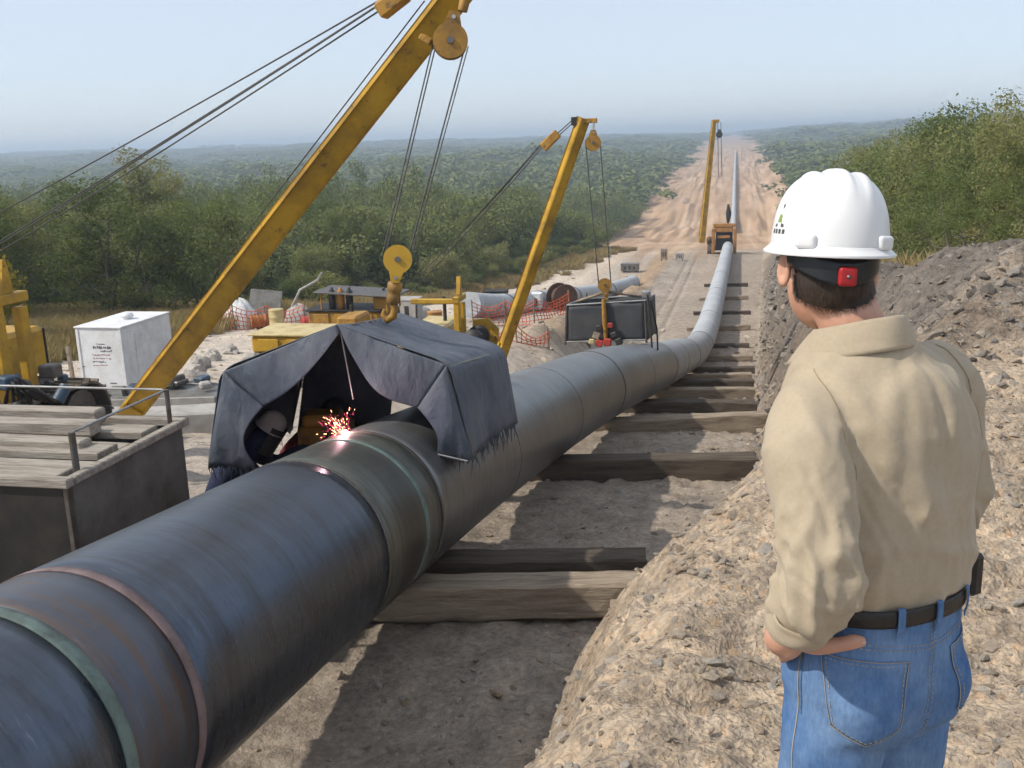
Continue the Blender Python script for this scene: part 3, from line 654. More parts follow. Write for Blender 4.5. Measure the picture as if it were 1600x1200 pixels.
def grass_tufts():
    out = []
    for k in range(4):
        r = np.random.default_rng(700 + k); n = 90; V = []; F = []
        for i in range(n):
            a = r.uniform(0, 6.28); q = r.random() ** .6 * .28; x, y = math.cos(a) * q, math.sin(a) * q; h = r.uniform(.16, .5); b = r.uniform(0, 6.28); l = r.uniform(.05, .25); w = .008
            dx, dy = math.cos(b + 1.57) * w, math.sin(b + 1.57) * w
            V += [(x - dx, y - dy, 0), (x + dx, y + dy, 0), (x + math.cos(b) * l * .4 + dx * .7, y + math.sin(b) * l * .4 + dy * .7, h * .6), (x + math.cos(b) * l, y + math.sin(b) * l, h)]; F += [(4 * i, 4 * i + 1, 4 * i + 2), (4 * i, 4 * i + 2, 4 * i + 3)]
        me = bpy.data.meshes.new('tuft'); me.from_pydata(V, [], F); at = me.attributes.new('lv', 'FLOAT', 'FACE'); at.data.foreach_set('value', np.repeat(r.random(n), 2)); out.append(src('tuft', me, straw_m))
    N = 38000; y = 18 * (120 / 18) ** RNG.random(N); x = forest_left(y) + RNG.uniform(-5, 8, N)
    m = sstep(8.0, 1, x - forest_left(y) + 3.0 * fbm(x * .3, y * .3, 3, 95)) > RNG.random(N)
    x2 = RNG.uniform(5.5, 10, 5000); y2 = RNG.uniform(13, 60, 5000); m2 = (x2 > xcrest(y2) + 1.5)
    x = np.r_[x[m], x2[m2]]; y = np.r_[y[m], y2[m2]]; s = RNG.uniform(.6, 1.7, len(x)); rot = np.zeros((len(x), 3)); rot[:, 2] = RNG.uniform(0, 6.28, len(x))
    scatter('dry_grass', np.stack([x, y, land(x, y, False) - .03], -1), np.stack([s, s, s], -1), rot, RNG.integers(0, 4, len(x)), out, 'reddish dry grass along the edge of the thickets')
grass_tufts()

# ------------------------------------------------------------------ haze
hm = bpy.data.materials.new('haze_air'); hm.use_nodes = True; hm.node_tree.nodes.clear()
ho = hm.node_tree.nodes.new('ShaderNodeOutputMaterial'); hv = hm.node_tree.nodes.new('ShaderNodeVolumePrincipled')
hv.inputs['Color'].default_value = (.70, .84, 1.0, 1); hv.inputs['Density'].default_value = HAZE; hv.inputs['Anisotropy'].default_value = 0.2
hm.node_tree.links.new(hv.outputs[0], ho.inputs['Volume'])
tag(MB().box((0, 1700, -8), (5600, 4400, 66)).build('haze', hm), 'thin blue haze lying over the whole valley', None, None, 'stuff')
# ================================================================== things of the working site
M_yel = worn('yellow_machine_paint', (.50, .29, .022), (.20, .115, .02), .5, 0, 2.2, .75, .15, 50, .45, second=(.05, .04, .03), s2=(.61, .69))
M_yel2 = worn('old_yellow_paint', (.40, .21, .03), (.16, .09, .03), .6, 0, 4, .8, .2, 50, .4, second=(.05, .04, .03), s2=(.58, .68))
M_black = worn('black_greasy_iron', (.03, .03, .032), (.075, .065, .055), .55, .3, 6, .7, .25, 60)
M_iron = worn('bare_iron', (.16, .15, .14), (.09, .06, .04), .5, .7, 8, .7, .2, 70)
M_track = worn('track_steel', (.12, .105, .09), (.24, .19, .14), .65, .4, 5, .8, .3, 50)
M_rope = worn('wire_rope', (.07, .068, .066), (.14, .13, .12), .5, .6, 30, .6, .4, 200)
M_rope_light = worn('shackle_steel', (.45, .45, .44), (.2, .18, .16), .4, .8, 10, .6, .1)
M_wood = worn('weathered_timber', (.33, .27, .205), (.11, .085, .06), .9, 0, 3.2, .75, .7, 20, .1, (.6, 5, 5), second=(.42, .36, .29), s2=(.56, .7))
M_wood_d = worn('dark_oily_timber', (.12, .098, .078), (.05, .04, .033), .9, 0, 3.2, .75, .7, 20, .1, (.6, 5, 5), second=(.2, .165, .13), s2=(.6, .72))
M_plank = worn('grey_plank', (.36, .325, .28), (.15, .125, .10), .9, 0, 4, .8, .6, 18, .1, (.7, 6, 6))
M_white = worn('chalky_white_paint', (.72, .735, .75), (.42, .38, .33), .55, 0, 3, .45, .08, 40, .4, second=(.33, .17, .10), s2=(.70, .76))
M_grey = worn('grey_steel_plate', (.20, .195, .18), (.10, .09, .075), .6, .35, 2.5, .8, .2, 40)
M_darkplate = worn('black_plate', (.014, .014, .014), (.045, .038, .03), .6, .2, 2.2, .8, .2, 40)
M_concrete = worn('dusty_concrete', (.40, .385, .36), (.24, .22, .20), .9, 0, 3, .7, .4, 40, .1)
M_red = worn('faded_red_paint', (.42, .05, .035), (.2, .04, .03), .5, 0, 5, .6, .1)
M_net = worn('orange_net', (.62, .11, .035), (.4, .07, .03), .6, 0, 3, .4, 0)
M_cream = worn('cream_hood', (.55, .45, .22), (.30, .20, .08), .55, 0, 3, .6, .1)

# ------------------------------------------------------------------ timber skids under the pipe
def skid(y, x0, x1, yaw, h, dpt, mat_, label, tilt=0.0, zoff=0.0):
    c = pipe_at(y); L = (x1 - x0) / math.cos(rad(yaw)); top = c[2] - PIPE_R - .006 + zoff
    xm = (x0 + x1) / 2; o = MB()
    n = 14; r = random.Random(int(y * 10)); prof = [(-dpt / 2, -h), (dpt / 2, -h), (dpt / 2, 0), (-dpt / 2, 0)]
    V = []; F = []
    ring = []
    for i in range(n + 1):
        u = -L / 2 + L * i / n; j = [r.uniform(-.008, .008) for _ in range(8)]; b = .018 + r.uniform(-.006, .012)
        ring = [(-dpt / 2, -h + b), (-dpt / 2 + b, -h), (dpt / 2 - b, -h), (dpt / 2, -h + b), (dpt / 2, -b), (dpt / 2 - b, 0), (-dpt / 2 + b, 0), (-dpt / 2, -b)]
        V += [(u + (r.uniform(-.02, .02) if i in (0, n) else 0), p + j[k], q + (j[(k + 3) % 8] if k < 4 else min(0, j[(k + 3) % 8]))) for k, (p, q) in enumerate(ring)]
    for i in range(n):
        for k in range(8): F.append((i * 8 + k, i * 8 + (k + 1) % 8, (i + 1) * 8 + (k + 1) % 8, (i + 1) * 8 + k))
    F += [tuple(range(8))[::-1], tuple(n * 8 + k for k in range(8))]; F = [f[::-1] for f in F]
    o.add(V, F); ob = o.build('timber_skid', mat_); fix_normals(ob.data)
    ob.location = (xm, y + (xm - c[0]) * math.tan(rad(yaw)), top); ob.rotation_euler = (0, rad(tilt), rad(yaw))
    tag(ob, label, 'timber', 'timber skids under the pipeline'); return ob
skid(5.95, -1.0, 1.58, 11, .25, .24, M_wood, 'broad pale weathered timber skid nearest the camera beside the rocky mound')
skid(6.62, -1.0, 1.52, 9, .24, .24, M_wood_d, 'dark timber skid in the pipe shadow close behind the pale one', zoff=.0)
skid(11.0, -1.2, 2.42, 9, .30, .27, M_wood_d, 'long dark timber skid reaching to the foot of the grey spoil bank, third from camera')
ord_ = ['fourth', 'fifth', 'sixth', 'seventh', 'eighth', 'ninth', 'tenth', 'eleventh', 'twelfth', 'thirteenth', 'fourteenth', 'fifteenth']
for k, y in enumerate((15.2, 18.6, 22.6, 26.6, 31, 36, 41, 46, 52, 58.5, 66, 75)):
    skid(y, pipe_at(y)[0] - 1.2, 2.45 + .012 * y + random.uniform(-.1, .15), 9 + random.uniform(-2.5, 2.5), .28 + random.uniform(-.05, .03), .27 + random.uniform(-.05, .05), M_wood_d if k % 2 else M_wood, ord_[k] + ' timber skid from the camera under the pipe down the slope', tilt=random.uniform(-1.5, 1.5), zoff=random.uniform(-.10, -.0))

# ------------------------------------------------------------------ work platform beside the pipe
def platform():
    gx, gy = -1.5, 4.66; zb_ = land1(-2, 5) - .03; top = -1.80
    e = empty('work_platform', (-2.8, 5.25, zb_)); tag(e, 'grey steel box platform with plank deck and thin rail beside the near pipe', 'platform')
    def part(name, mb, m, parent=e):
        o = mb.build(name, m); kid(o, e) if parent is e else None; return o
    W_, D_ = 2.9, 1.2; h = top - zb_
    part('side_plate', MB().box((gx - .012, gy + D_ / 2, zb_ + h / 2), (.024, D_ - .002, h)), M_grey)
    part('side_plate', MB().box((gx - W_ + .012, gy + D_ / 2, zb_ + h / 2), (.024, D_ - .002, h)), M_grey)
    part('front_plate', MB().box((gx - W_ / 2, gy - .012, zb_ + h / 2), (W_ + .002, .024, h)), M_darkplate)  # front plate near black, side and back plates grey
    part('back_plate', MB().box((gx - W_ / 2, gy + D_ + .012, zb_ + h / 2), (W_ + .002, .024, h)), M_grey)
    for (a, b, c_, d) in (((gx - W_ / 2, gy - .02, top + .028), (W_ + .09, .07, .055), 0, 0), ((gx - W_ / 2, gy + D_ + .02, top + .028), (W_ + .09, .07, .055), 0, 0)):
        part('edge_angle', MB().bbox(a, b, .008), M_plank)
    for xx in (gx + .02, gx - W_ - .02): part('edge_angle', MB().bbox((xx, gy + D_ / 2, top + .028), (.06, D_ - .04, .05), .008), M_plank)
    part('corner_post', MB().bbox((gx + .012, gy - .012, zb_ + h / 2), (.03, .05, h), .004), M_iron)
    r = random.Random(4); y = gy + .06
    for k, wd in enumerate((.20, .17, .24, .15, .22)):
        zz = top - .02 + r.uniform(0, .035)
        part('deck_plank', MB().bbox((gx - W_ / 2 - .03 + r.uniform(-.03, .02), y + wd / 2, zz), (W_ - .14, wd - .03, .05), .006, rotm('Z', r.uniform(-1, 1)) @ rotm('Y', r.uniform(-.7, .7))), M_plank)
        y += wd + .012
    for k, (yy, zz, ln, th) in enumerate(((5.28, top + .075, 2.3, .075), (5.50, top + .11, 2.5, .09), (5.70, top + .13, 2.1, .10))):
        part('deck_timber', MB().bbox((gx - .28 - ln / 2 - .1 * k, yy, zz - .03), (ln, .12, th), .012, rotm('Z', r.uniform(-2.5, 2.5))), M_plank)
    post1 = (gx - .03, gy + .14); post2 = (gx - .03, gy + D_ - .06); post3 = (gx - W_ + .05, gy + D_ - .06); RZ = top + .27
    for p in (post1, post2, post3): part('rail_post', MB().tube([(p[0], p[1], top - .05), (p[0], p[1], RZ)], .016 if p is not post1 else .02, 8), M_iron)
    part('hand_rail', MB().tube([(post1[0], post1[1], RZ), (post2[0], post2[1] - .03, RZ), (post2[0] - .03, post2[1], RZ), (post3[0], post3[1], RZ)], .0085, 6), M_rope_light)
platform()

# ------------------------------------------------------------------ white container
def container():
    zb_ = -4.86; e = empty('equipment_container', (-10.0, 18.1, zb_)); tag(e, 'white painted steel equipment box on skids in front of the thicket', 'container')
    x0, x1, y0, y1, z0, z1 = -10.5, -9.5, 17.2, 18.95, -4.52, -3.33; cx, cy_, cz = (x0 + x1) / 2, (y0 + y1) / 2, (z0 + z1) / 2
    P = lambda n, mb, m: kid(mb.build(n, m), e)
    P('body', MB().bbox((cx, cy_, cz), (x1 - x0, y1 - y0, z1 - z0), .012), M_white)
    P('roof_rim', MB().bbox((cx, cy_, z1 + .017), (x1 - x0 + .05, y1 - y0 + .05, .034), .01), M_white)
    for yy in (y0 - .006, y1 + .006):
        for xx in (x0 + .03, x1 - .03): P('corner_angle', MB().bbox((xx, yy, cz - .01), (.06, .02, z1 - z0 - .04), .004), M_white)
    P('access_panel', MB().bbox((x1 + .008, cy_ + .1, cz), (.016, 1.1, .85), .006), M_white)
    P('vent_cap', MB().lathe([(.0, .12), (.11, .11), (.13, .05), (.09, .03), (.09, 0)], 16, c=(cx + .1, cy_, z1 + .034)), M_white)
    for yy in (y0 + .2, y1 - .2): P('skid_beam', MB().bbox((cx, yy, (z0 + zb_) / 2 - .03), (x1 - x0 + .1, .14, z0 - zb_ + .06), .01), M_black)
    P('skid_runner', MB().bbox((x0 + .08, cy_, zb_ + .05), (.1, y1 - y0 + .3, .1), .01), M_iron); P('skid_runner', MB().bbox((x1 - .08, cy_, zb_ + .05), (.1, y1 - y0 + .3, .1), .01), M_iron)
    # printed stencil on the front: rows of short dark marks, as far as it can be read
    ink = worn('stencil_ink', (.10, .10, .10), (.25, .22, .2), .7, 0, 20, .5, 0); ink2 = worn('stencil_ink_red', (.35, .15, .11), (.5, .35, .3), .7, 0, 20, .5, 0)
    r = random.Random(9); st = MB(); st2 = MB()
    for row, (zz, hh, n, xa, xb) in enumerate(((-3.64, .018, 4, .42, .62), (-3.71, .05, 9, .34, .74), (-3.78, .03, 6, .5, .76), (-3.86, .022, 8, .3, .7), (-3.93, .02, 7, .32, .72), (-4.0, .024, 8, .3, .6), (-4.07, .016, 7, .3, .62))):
        for k in range(n):
            xx = x0 + xa + (xb - xa) * k / n; w = (xb - xa) / n * r.uniform(.4, .85); m = st if row in (0, 1, 2, 5) else st2
            m.box((xx + w / 2, y0 - .003, zz + r.uniform(-.006, .006)), (w, .004, hh * r.uniform(.6, 1.2)))
    st.box((x0 + .7, y0 - .003, z0 + .09), (.14, .004, .02)); st.box((x0 + .08, y0 - .003, z0 + .42), (.06, .004, .015)); st.box((x0 + .12, y0 - .003, z0 + .1), (.02, .004, .05))
    for nm, m, mt in (('stencil_print', st, ink), ('stencil_print', st2, ink2)): o = P(nm, m, mt); o['kind'] = 'stuff'
container()
tag(MB().bbox((-10.93, 17.5, -4.35), (.07, .07, 1.15), .006, rotm('Y', -2)).build('stake_post', M_wood), 'thin weathered stake standing beside the white equipment box', 'post')

# ------------------------------------------------------------------ welding tent over the near weld
def cloth_mat():
    t = NT('tarred_canvas'); v = t.coord('Object')
    c = t.mix(t.ramp(t.noise(2.2, 8, .7, v), [(.35, 0.0), (.68, 1.0)]), (.050, .064, .093), (.115, .126, .148))
    c = t.mix(t.math('MULTIPLY', t.ramp(t.noise(7, 8, .75, t.mapping((1, 1, .35)), .6), [(.55, 0.0), (.72, 1.0)]), .55), c, (.17, .18, .20))
    c = t.mix(t.math('MULTIPLY', t.ramp(t.noise(4, 6, .7, v), [(.62, 0.0), (.75, 1.0)]), .5), c, (.10, .075, .055))
    t.set('Base Color', c); t.set('Roughness', .62); t.set('Specular IOR Level', .35)
    b = t.bump(t.noise(9, 6, .6, t.mapping((1, 1, .5)), .8), .45, .04); t.bump(t.noise(260, 3, .6, v), .25, .004, b); return t.m
M_canvas = cloth_mat()
def tent():
    e = empty('welding_tent', (-.5, 6.9, -2.1)); tag(e, 'dark blue canvas welding tent hung over the near weld with front flaps tied back', 'tent')
    F, B = 6.1, 7.7; V = Vector
    fa, fle, fre, flb, frb = V((-.42, F, -1.14)), V((-1.27, F, -1.47)), V((.31, F, -1.40)), V((-1.46, F, -2.15)), V((.45, F + .02, -2.02))
    ba, bre, brb, ble, blb = V((-.53, B, -1.34)), V((.31, B, -1.62)), V((.42, B, -2.22)), V((-1.37, B, -1.67)), V((-1.56, B, -2.34))
    tl, tr_, lib, rib_ = V((-1.0, F, -1.71)), V((.10, F, -1.69)), V((-1.10, F, -2.13)), V((.22, F, -1.985))
    def sag(p, a, k=1.0): return p + V((0, 0, -a))
    def sheet(name, A, Bq, C, D, nu=26, nv=22, bulge=0.0, dirn=(0, 0, -1), fold=.012, seed=0, curve=None, rag=0.0):
        """bilinear A-B (u) / D-C (v) patch of cloth with thickness"""
        d = V(dirn).normalized(); mb = MB(); r = random.Random(seed)
        def f(u, v):
            p = (A * (1 - u) + Bq * u) * (1 - v) + (D * (1 - u) + C * u) * v
            p = p + d * (bulge * 16 * u * (1 - u) * v * (1 - v) / 4)
            if curve: p = p + curve(u, v)
            n_ = mnoise.noise(V((p.x * 4 + seed, p.y * 4, p.z * 2.2))) * .7 + mnoise.noise(V((p.x * 11, p.y * 11 + seed, p.z * 4))) * .3
            p = p + d * (fold * n_ * 2.2 * min(1, 6 * u * (1 - u) + .15))
            if rag and v > .999: p.z -= rag * (abs(mnoise.noise(V((p.x * 17, p.y * 17, seed)))) * 2.2 + r.random() * .5)
            return p
        mb.grid(f, nu, nv); o = mb.build(name, M_canvas); kid(o, e)
        s_ = o.modifiers.new('thick', 'SOLIDIFY'); s_.thickness = .006; s_.offset = 0
        return o
    def drape(name, fr_, bk_, seed, out, rag=.05, nu=34, nv=40, wallfold=.02):
        """roof slope and side wall in one cloth: ridge, rounded eave, hanging hem; sags between the frames"""
        mb = MB(); r = random.Random(seed); o3 = V(out)
        def prof(P, v):
            a, b, c = P; k = .16; e1 = b + (a - b) * k; e2 = b + (c - b) * k * .9
            if v < .5: return a + (e1 - a) * (v / .5)
            if v < .64:
                t = (v - .5) / .14; return e1 * (1 - t) ** 2 + b * 2 * t * (1 - t) + e2 * t * t
            return e2 + (c - e2) * ((v - .64) / .36)
        def f(u, v):
            p = prof(fr_, v) * (1 - u) + prof(bk_, v) * u; m = math.sin(u * math.pi)
            if v < .6: p = p + V((0, 0, -.055 * m * (.35 + .65 * math.sin(min(1, v / .55) * math.pi)) ))
            else: p = p - o3 * (.05 * m * (v - .6) / .4)
            w = mnoise.noise(V((p.x * 5 + seed, p.y * 3.2, p.z * 2.0))) * .6 + (1 - abs(mnoise.noise(V((p.y * 5.5 + p.z * 3, p.z * 1.6 + p.x * 2, seed * 1.7))))) ** 5 * .9 - .3
            p = p + (o3 * .6 + V((0, 0, .6 if v < .55 else 0))) * (wallfold * w * min(1, 7 * u * (1 - u) + .1))
            if v > .999: p.z -= rag * (abs(mnoise.noise(V((p.x * 17, p.y * 17, seed)))) * 2.0 + r.random() * .5)
            return p
        mb.grid(f, nu, nv); o = mb.build(name, M_canvas); kid(o, e); s_ = o.modifiers.new('thick', 'SOLIDIFY'); s_.thickness = .006; s_.offset = 0
    drape('side_canvas', (fa, fre + V((.02, 0, .015)), frb), (ba, bre + V((.02, 0, .015)), brb), 1, (1, 0, 0))
    drape('side_canvas', (fa, fle + V((-.02, 0, .015)), flb), (ba, ble + V((-.02, 0, .015)), blb), 4, (-1, 0, 0))
    # front flaps drawn aside, inner edges sagging
    sheet('front_flap', fa, fle, tl, fa + V((.012, 0, -.05)), bulge=.03, dirn=(0, -1, 0), seed=5, fold=.02,
          curve=lambda u, v: V((.02 * math.sin(u * math.pi) * v, -.05 * math.sin(u * math.pi) * v, -.055 * math.sin(u * math.pi) * v)))
    sheet('front_flap', fre, fa, fa + V((.03, 0, -.06)), tr_, bulge=.04, dirn=(0, -1, 0), seed=6, fold=.02,
          curve=lambda u, v: V((-.03 * math.sin(u * math.pi) * v, -.06 * math.sin(u * math.pi) * v, -.10 * math.sin(u * math.pi) * v)))
    sheet('front_leg_panel', fle, tl, lib, flb, bulge=.06, dirn=(0, -1, 0), seed=7, fold=.02, rag=.03, curve=lambda u, v: V((-.09 * math.sin(v * math.pi) * u, -.05 * math.sin(v * math.pi) * u, 0)))
    sheet('front_leg_panel', tr_, fre, frb, rib_, bulge=.06, dirn=(.1, -1, 0), seed=8, fold=.02, rag=.04, curve=lambda u, v: V((.07 * math.sin(v * math.pi) * (1 - u), -.05 * math.sin(v * math.pi) * (1 - u), 0)))
    # back cloth, open in the lower middle where the pipe runs through
    sheet('back_wall', ba, ble, blb + V((0, 0, -.25)), V((-.72, B, -2.55)), seed=9, dirn=(0, 1, 0)); sheet('back_wall', bre, ba, V((-.50, B, -2.02)), V((.36, B, -2.02)), seed=10, dirn=(0, 1, 0))
    P = lambda n, mb, m: kid(mb.build(n, m), e)
    for a, b in ((fa, ba), (fle, ble), (fre, bre)): P('frame_pole', MB().tube([a + V((0, .02, -.025)), b + V((0, -.02, -.025))], .014, 8), M_iron)
    for a, b in ((fa, fle), (fa, fre), (fle, flb), (fre, frb), (ba, bre), (ba, ble), (bre, brb), (ble, blb)):
        s_ = .03 if a.y < 7 else -.03; P('frame_pole', MB().tube([a + V((0, s_, -.03)), b + V((0, s_, -.01))], .012, 8), M_iron)
    P('hanging_rod', MB().tube([fa + V((.0, .05, -.06)), V((-.37, F + .06, -1.66))], .007, 6), M_rope_light)
    P('bottom_bar', MB().tube([rib_ + V((-.05, -.03, .0)), frb + V((-.02, -.04, -.02))], .008, 6), M_rope_light)
    # torn threads along the hems
    r = random.Random(3)
    for (a, b, n) in ((frb, brb, 26), (flb, lib, 22), (rib_, frb, 8), (flb, blb, 16)):
        for k in range(n):
            u = r.random(); p = a + (b - a) * u + V((r.uniform(-.005, .005), r.uniform(-.01, .01), .0)); l = r.uniform(.04, .14)
            q = p + V((r.uniform(-.03, .03), r.uniform(-.03, .03), -l)); P('hem_thread', MB().tube([p, (p + q) / 2 + V((r.uniform(-.015, .015), 0, 0)), q], [.005, .004, .002], 4), M_canvas)
tent()

# ------------------------------------------------------------------ welders under the tent
def figure(name, J, RAD, E_, mat_, lvl=2):
    """continuous body grown over joints"""
    me = bpy.data.meshes.new(name); me.from_pydata([Vector(p) for p in J], E_, []); o = bpy.data.objects.new(name, me); COL.objects.link(o)
    o.modifiers.new('skin', 'SKIN'); sv = me.skin_vertices[0].data
    for i, r in enumerate(RAD): sv[i].radius = (r, r); sv[i].use_root = (i == 0)
    ss = o.modifiers.new('sub', 'SUBSURF'); ss.levels = lvl; ss.render_levels = lvl
    dg = bpy.context.evaluated_depsgraph_get(); dg.update(); out = bpy.data.meshes.new_from_object(o.evaluated_get(dg)); bpy.data.objects.remove(o)
    out.polygons.foreach_set('use_smooth', [True] * len(out.polygons)); out.materials.clear(); out.materials.append(mat_); return out
M_cover = worn('navy_coverall', (.022, .032, .07), (.05, .05, .07), .9, 0, 6, .6, .5, 30, .1); M_glove = worn('tan_glove', (.30, .21, .12), (.15, .1, .06), .9, 0, 8, .6, .3); M_maroon = worn('dark_red_shirt', (.14, .03, .028), (.06, .02, .02), .9, 0, 6, .6, .5, 30, .1)
M_skin = None
def skin_mat():
    t = NT('skin'); v = t.coord('Object'); c = t.mix(t.ramp(t.noise(14, 5, .6, v), [(.3, 0.0), (.7, 1.0)]), (.50, .255, .165), (.60, .33, .225)); t.set('Base Color', c); t.set('Roughness', .5)
    t.set('Subsurface Weight', .12); t.p.inputs['Subsurface Radius'].default_value = (.012, .004, .002); t.bump(t.noise(350, 3, .6, v), .15, .001); return t.m
M_skin = skin_mat()
def welder(loc, face, label, cloth, helm, bend):
    """a man stooping over the pipe; +Y of the local frame is where he looks"""
    e = empty('person', loc, face); tag(e, label, 'person')
    b = bend
    J = [(0, -.12, .62), (0, .02, .80), (0, .17, .98), (0, .25, 1.08), (0, .34, 1.17), (.17, .14, .98), (.24, .34, .80), (.14, .55, .80 + b), (.10, .64, .80 + b), (-.17, .14, .98), (-.24, .34, .82), (-.12, .56, .84 + b), (-.07, .64, .84 + b), (.11, -.12, .58), (.17, .16, .38), (.15, -.05, .06), (.16, .12, .03), (-.11, -.12, .58), (-.17, .14, .36), (-.14, -.10, .06), (-.14, .08, .03)]
    Rr = [.15, .15, .16, .07, .10, .085, .06, .045, .05, .085, .06, .045, .05, .105, .075, .06, .05, .105, .075, .06, .05]
    Ed = [(0, 1), (1, 2), (2, 3), (3, 4), (2, 5), (5, 6), (6, 7), (7, 8), (2, 9), (9, 10), (10, 11), (11, 12), (0, 13), (13, 14), (14, 15), (15, 16), (0, 17), (17, 18), (18, 19), (19, 20)]
    link_mesh('body', figure('body', J, Rr, Ed, cloth), None, e)
    hm_ = MB(); hm_.M = Matrix.Translation((0, .37, 1.20)) @ Matrix.Rotation(rad(-35), 4, 'X')
    hm_.lathe([(.002, .115), (.05, .108), (.088, .075), (.104, .03), (.106, -.02), (.122, -.028), (.122, -.034), (.10, -.034)], 20); hm_.build('welding_helmet', helm, e)
    fs = MB(); fs.M = hm_.M; fs.grid(lambda u, v: Vector((math.sin((u - .5) * 2.9) * .112, math.cos((u - .5) * 2.9) * .125, .02 - .23 * v)), 12, 6); o = fs.build('face_shield', M_black, e)
    for s_ in (8, 12):
        g = MB(); g.M = Matrix.Translation(J[s_]); g.bbox((0, 0, 0), (.08, .11, .05), .02)
        for k in range(4): g.tube([(-.03 + .02 * k, .04, 0), (-.03 + .02 * k, .09, -.01), (-.03 + .02 * k, .11, -.035)], [.011, .010, .008], 6)
        g.tube([(.04 if s_ == 8 else -.04, 0, 0), (.055 if s_ == 8 else -.055, .05, -.02)], [.013, .010], 6); g.build('glove', M_glove, e)
    return e
welder((-1.62, 6.62, land1(-1.6, 6.6)), rad(-72), 'stooping welder in navy coveralls with pale helmet inside the tent beside the arc', M_cover, M_concrete, .12)
welder((-1.42, 7.35, land1(-1.4, 7.3)), rad(-80), 'stooping helper in dark red shirt inside the tent behind the welder', M_maroon, M_darkplate, .16)

# gear under the tent
tag(MB().bbox((-1.05, 7.25, -2.62), (.42, .34, .95), .03, rotm('Z', 15)).bbox((-1.05, 7.2, -2.10), (.30, .24, .10), .02, rotm('Z', 15)).build('gear_box', M_yel2), 'grimy yellow gear box standing inside the tent behind the arc', 'gear box')
tag(MB().tube([(-.95, 6.9, -2.5), (-.8, 6.7, -2.0), (-.62, 6.4, -1.86), (-.42, 6.05, -1.80), (-.30, 5.8, -1.78)], .014, 8).build('welding_lead', M_black), 'black welding lead running over the pipe to the arc', 'cable')
# the burning arc on the weld, with its sparks
def arc():
    p = Vector((-.27, 5.74, -1.775)); t = NT('arc_glow'); em = t.node('ShaderNodeEmission'); em.inputs[0].default_value = (1, .82, .62, 1); em.inputs[1].default_value = 90; t.l.new(em.outputs[0], t.o.inputs[0])
    t2 = NT('spark_glow'); e2 = t2.node('ShaderNodeEmission'); e2.inputs[0].default_value = (1, .10, .22, 1); e2.inputs[1].default_value = 1.4; t2.l.new(e2.outputs[0], t2.o.inputs[0])
    t3 = NT('hot_spark'); e3 = t3.node('ShaderNodeEmission'); e3.inputs[0].default_value = (1, .5, .2, 1); e3.inputs[1].default_value = 9; t3.l.new(e3.outputs[0], t3.o.inputs[0])
    e = empty('welding_arc', p); tag(e, 'white hot welding arc throwing pink sparks on top of the pipe', 'welding arc')
    b = MB(); b.lathe([(.001, .024), (.012, .02), (.02, .008), (.02, -.006), (.012, -.02)], 12); b.build('arc_flame', t.m, e)
    r = random.Random(2); hot = MB(); pink = MB()
    for k in range(420):
        a = r.uniform(0, 6.28); q = Vector((-abs(math.cos(a)) * 1.0 + .25, math.sin(a) * .5, r.uniform(-.25, 1.0))).normalized(); l0 = r.random() ** 1.6 * .17 + .010; l = r.uniform(.004, .022)
        s_ = p * 0 + q * l0 + Vector((0, 0, -.4 * l0 * l0)); m = hot if r.random() < .3 else pink
        m.tube([s_, s_ + q * l], [.0014, .0006], 4)
    o = hot.build('spark_spray', t3.m, e); o['kind'] = 'stuff'; o = pink.build('spark_spray', t2.m, e); o['kind'] = 'stuff'
    ld = bpy.data.lights.new('arc_light', 'POINT'); ld.energy = 3.5; ld.color = (1, .55, .62); ld.shadow_soft_size = .02; lo = bpy.data.objects.new('arc_light', ld); COL.objects.link(lo); lo.parent = e; lo.location = (-.02, 0, .05)
arc()

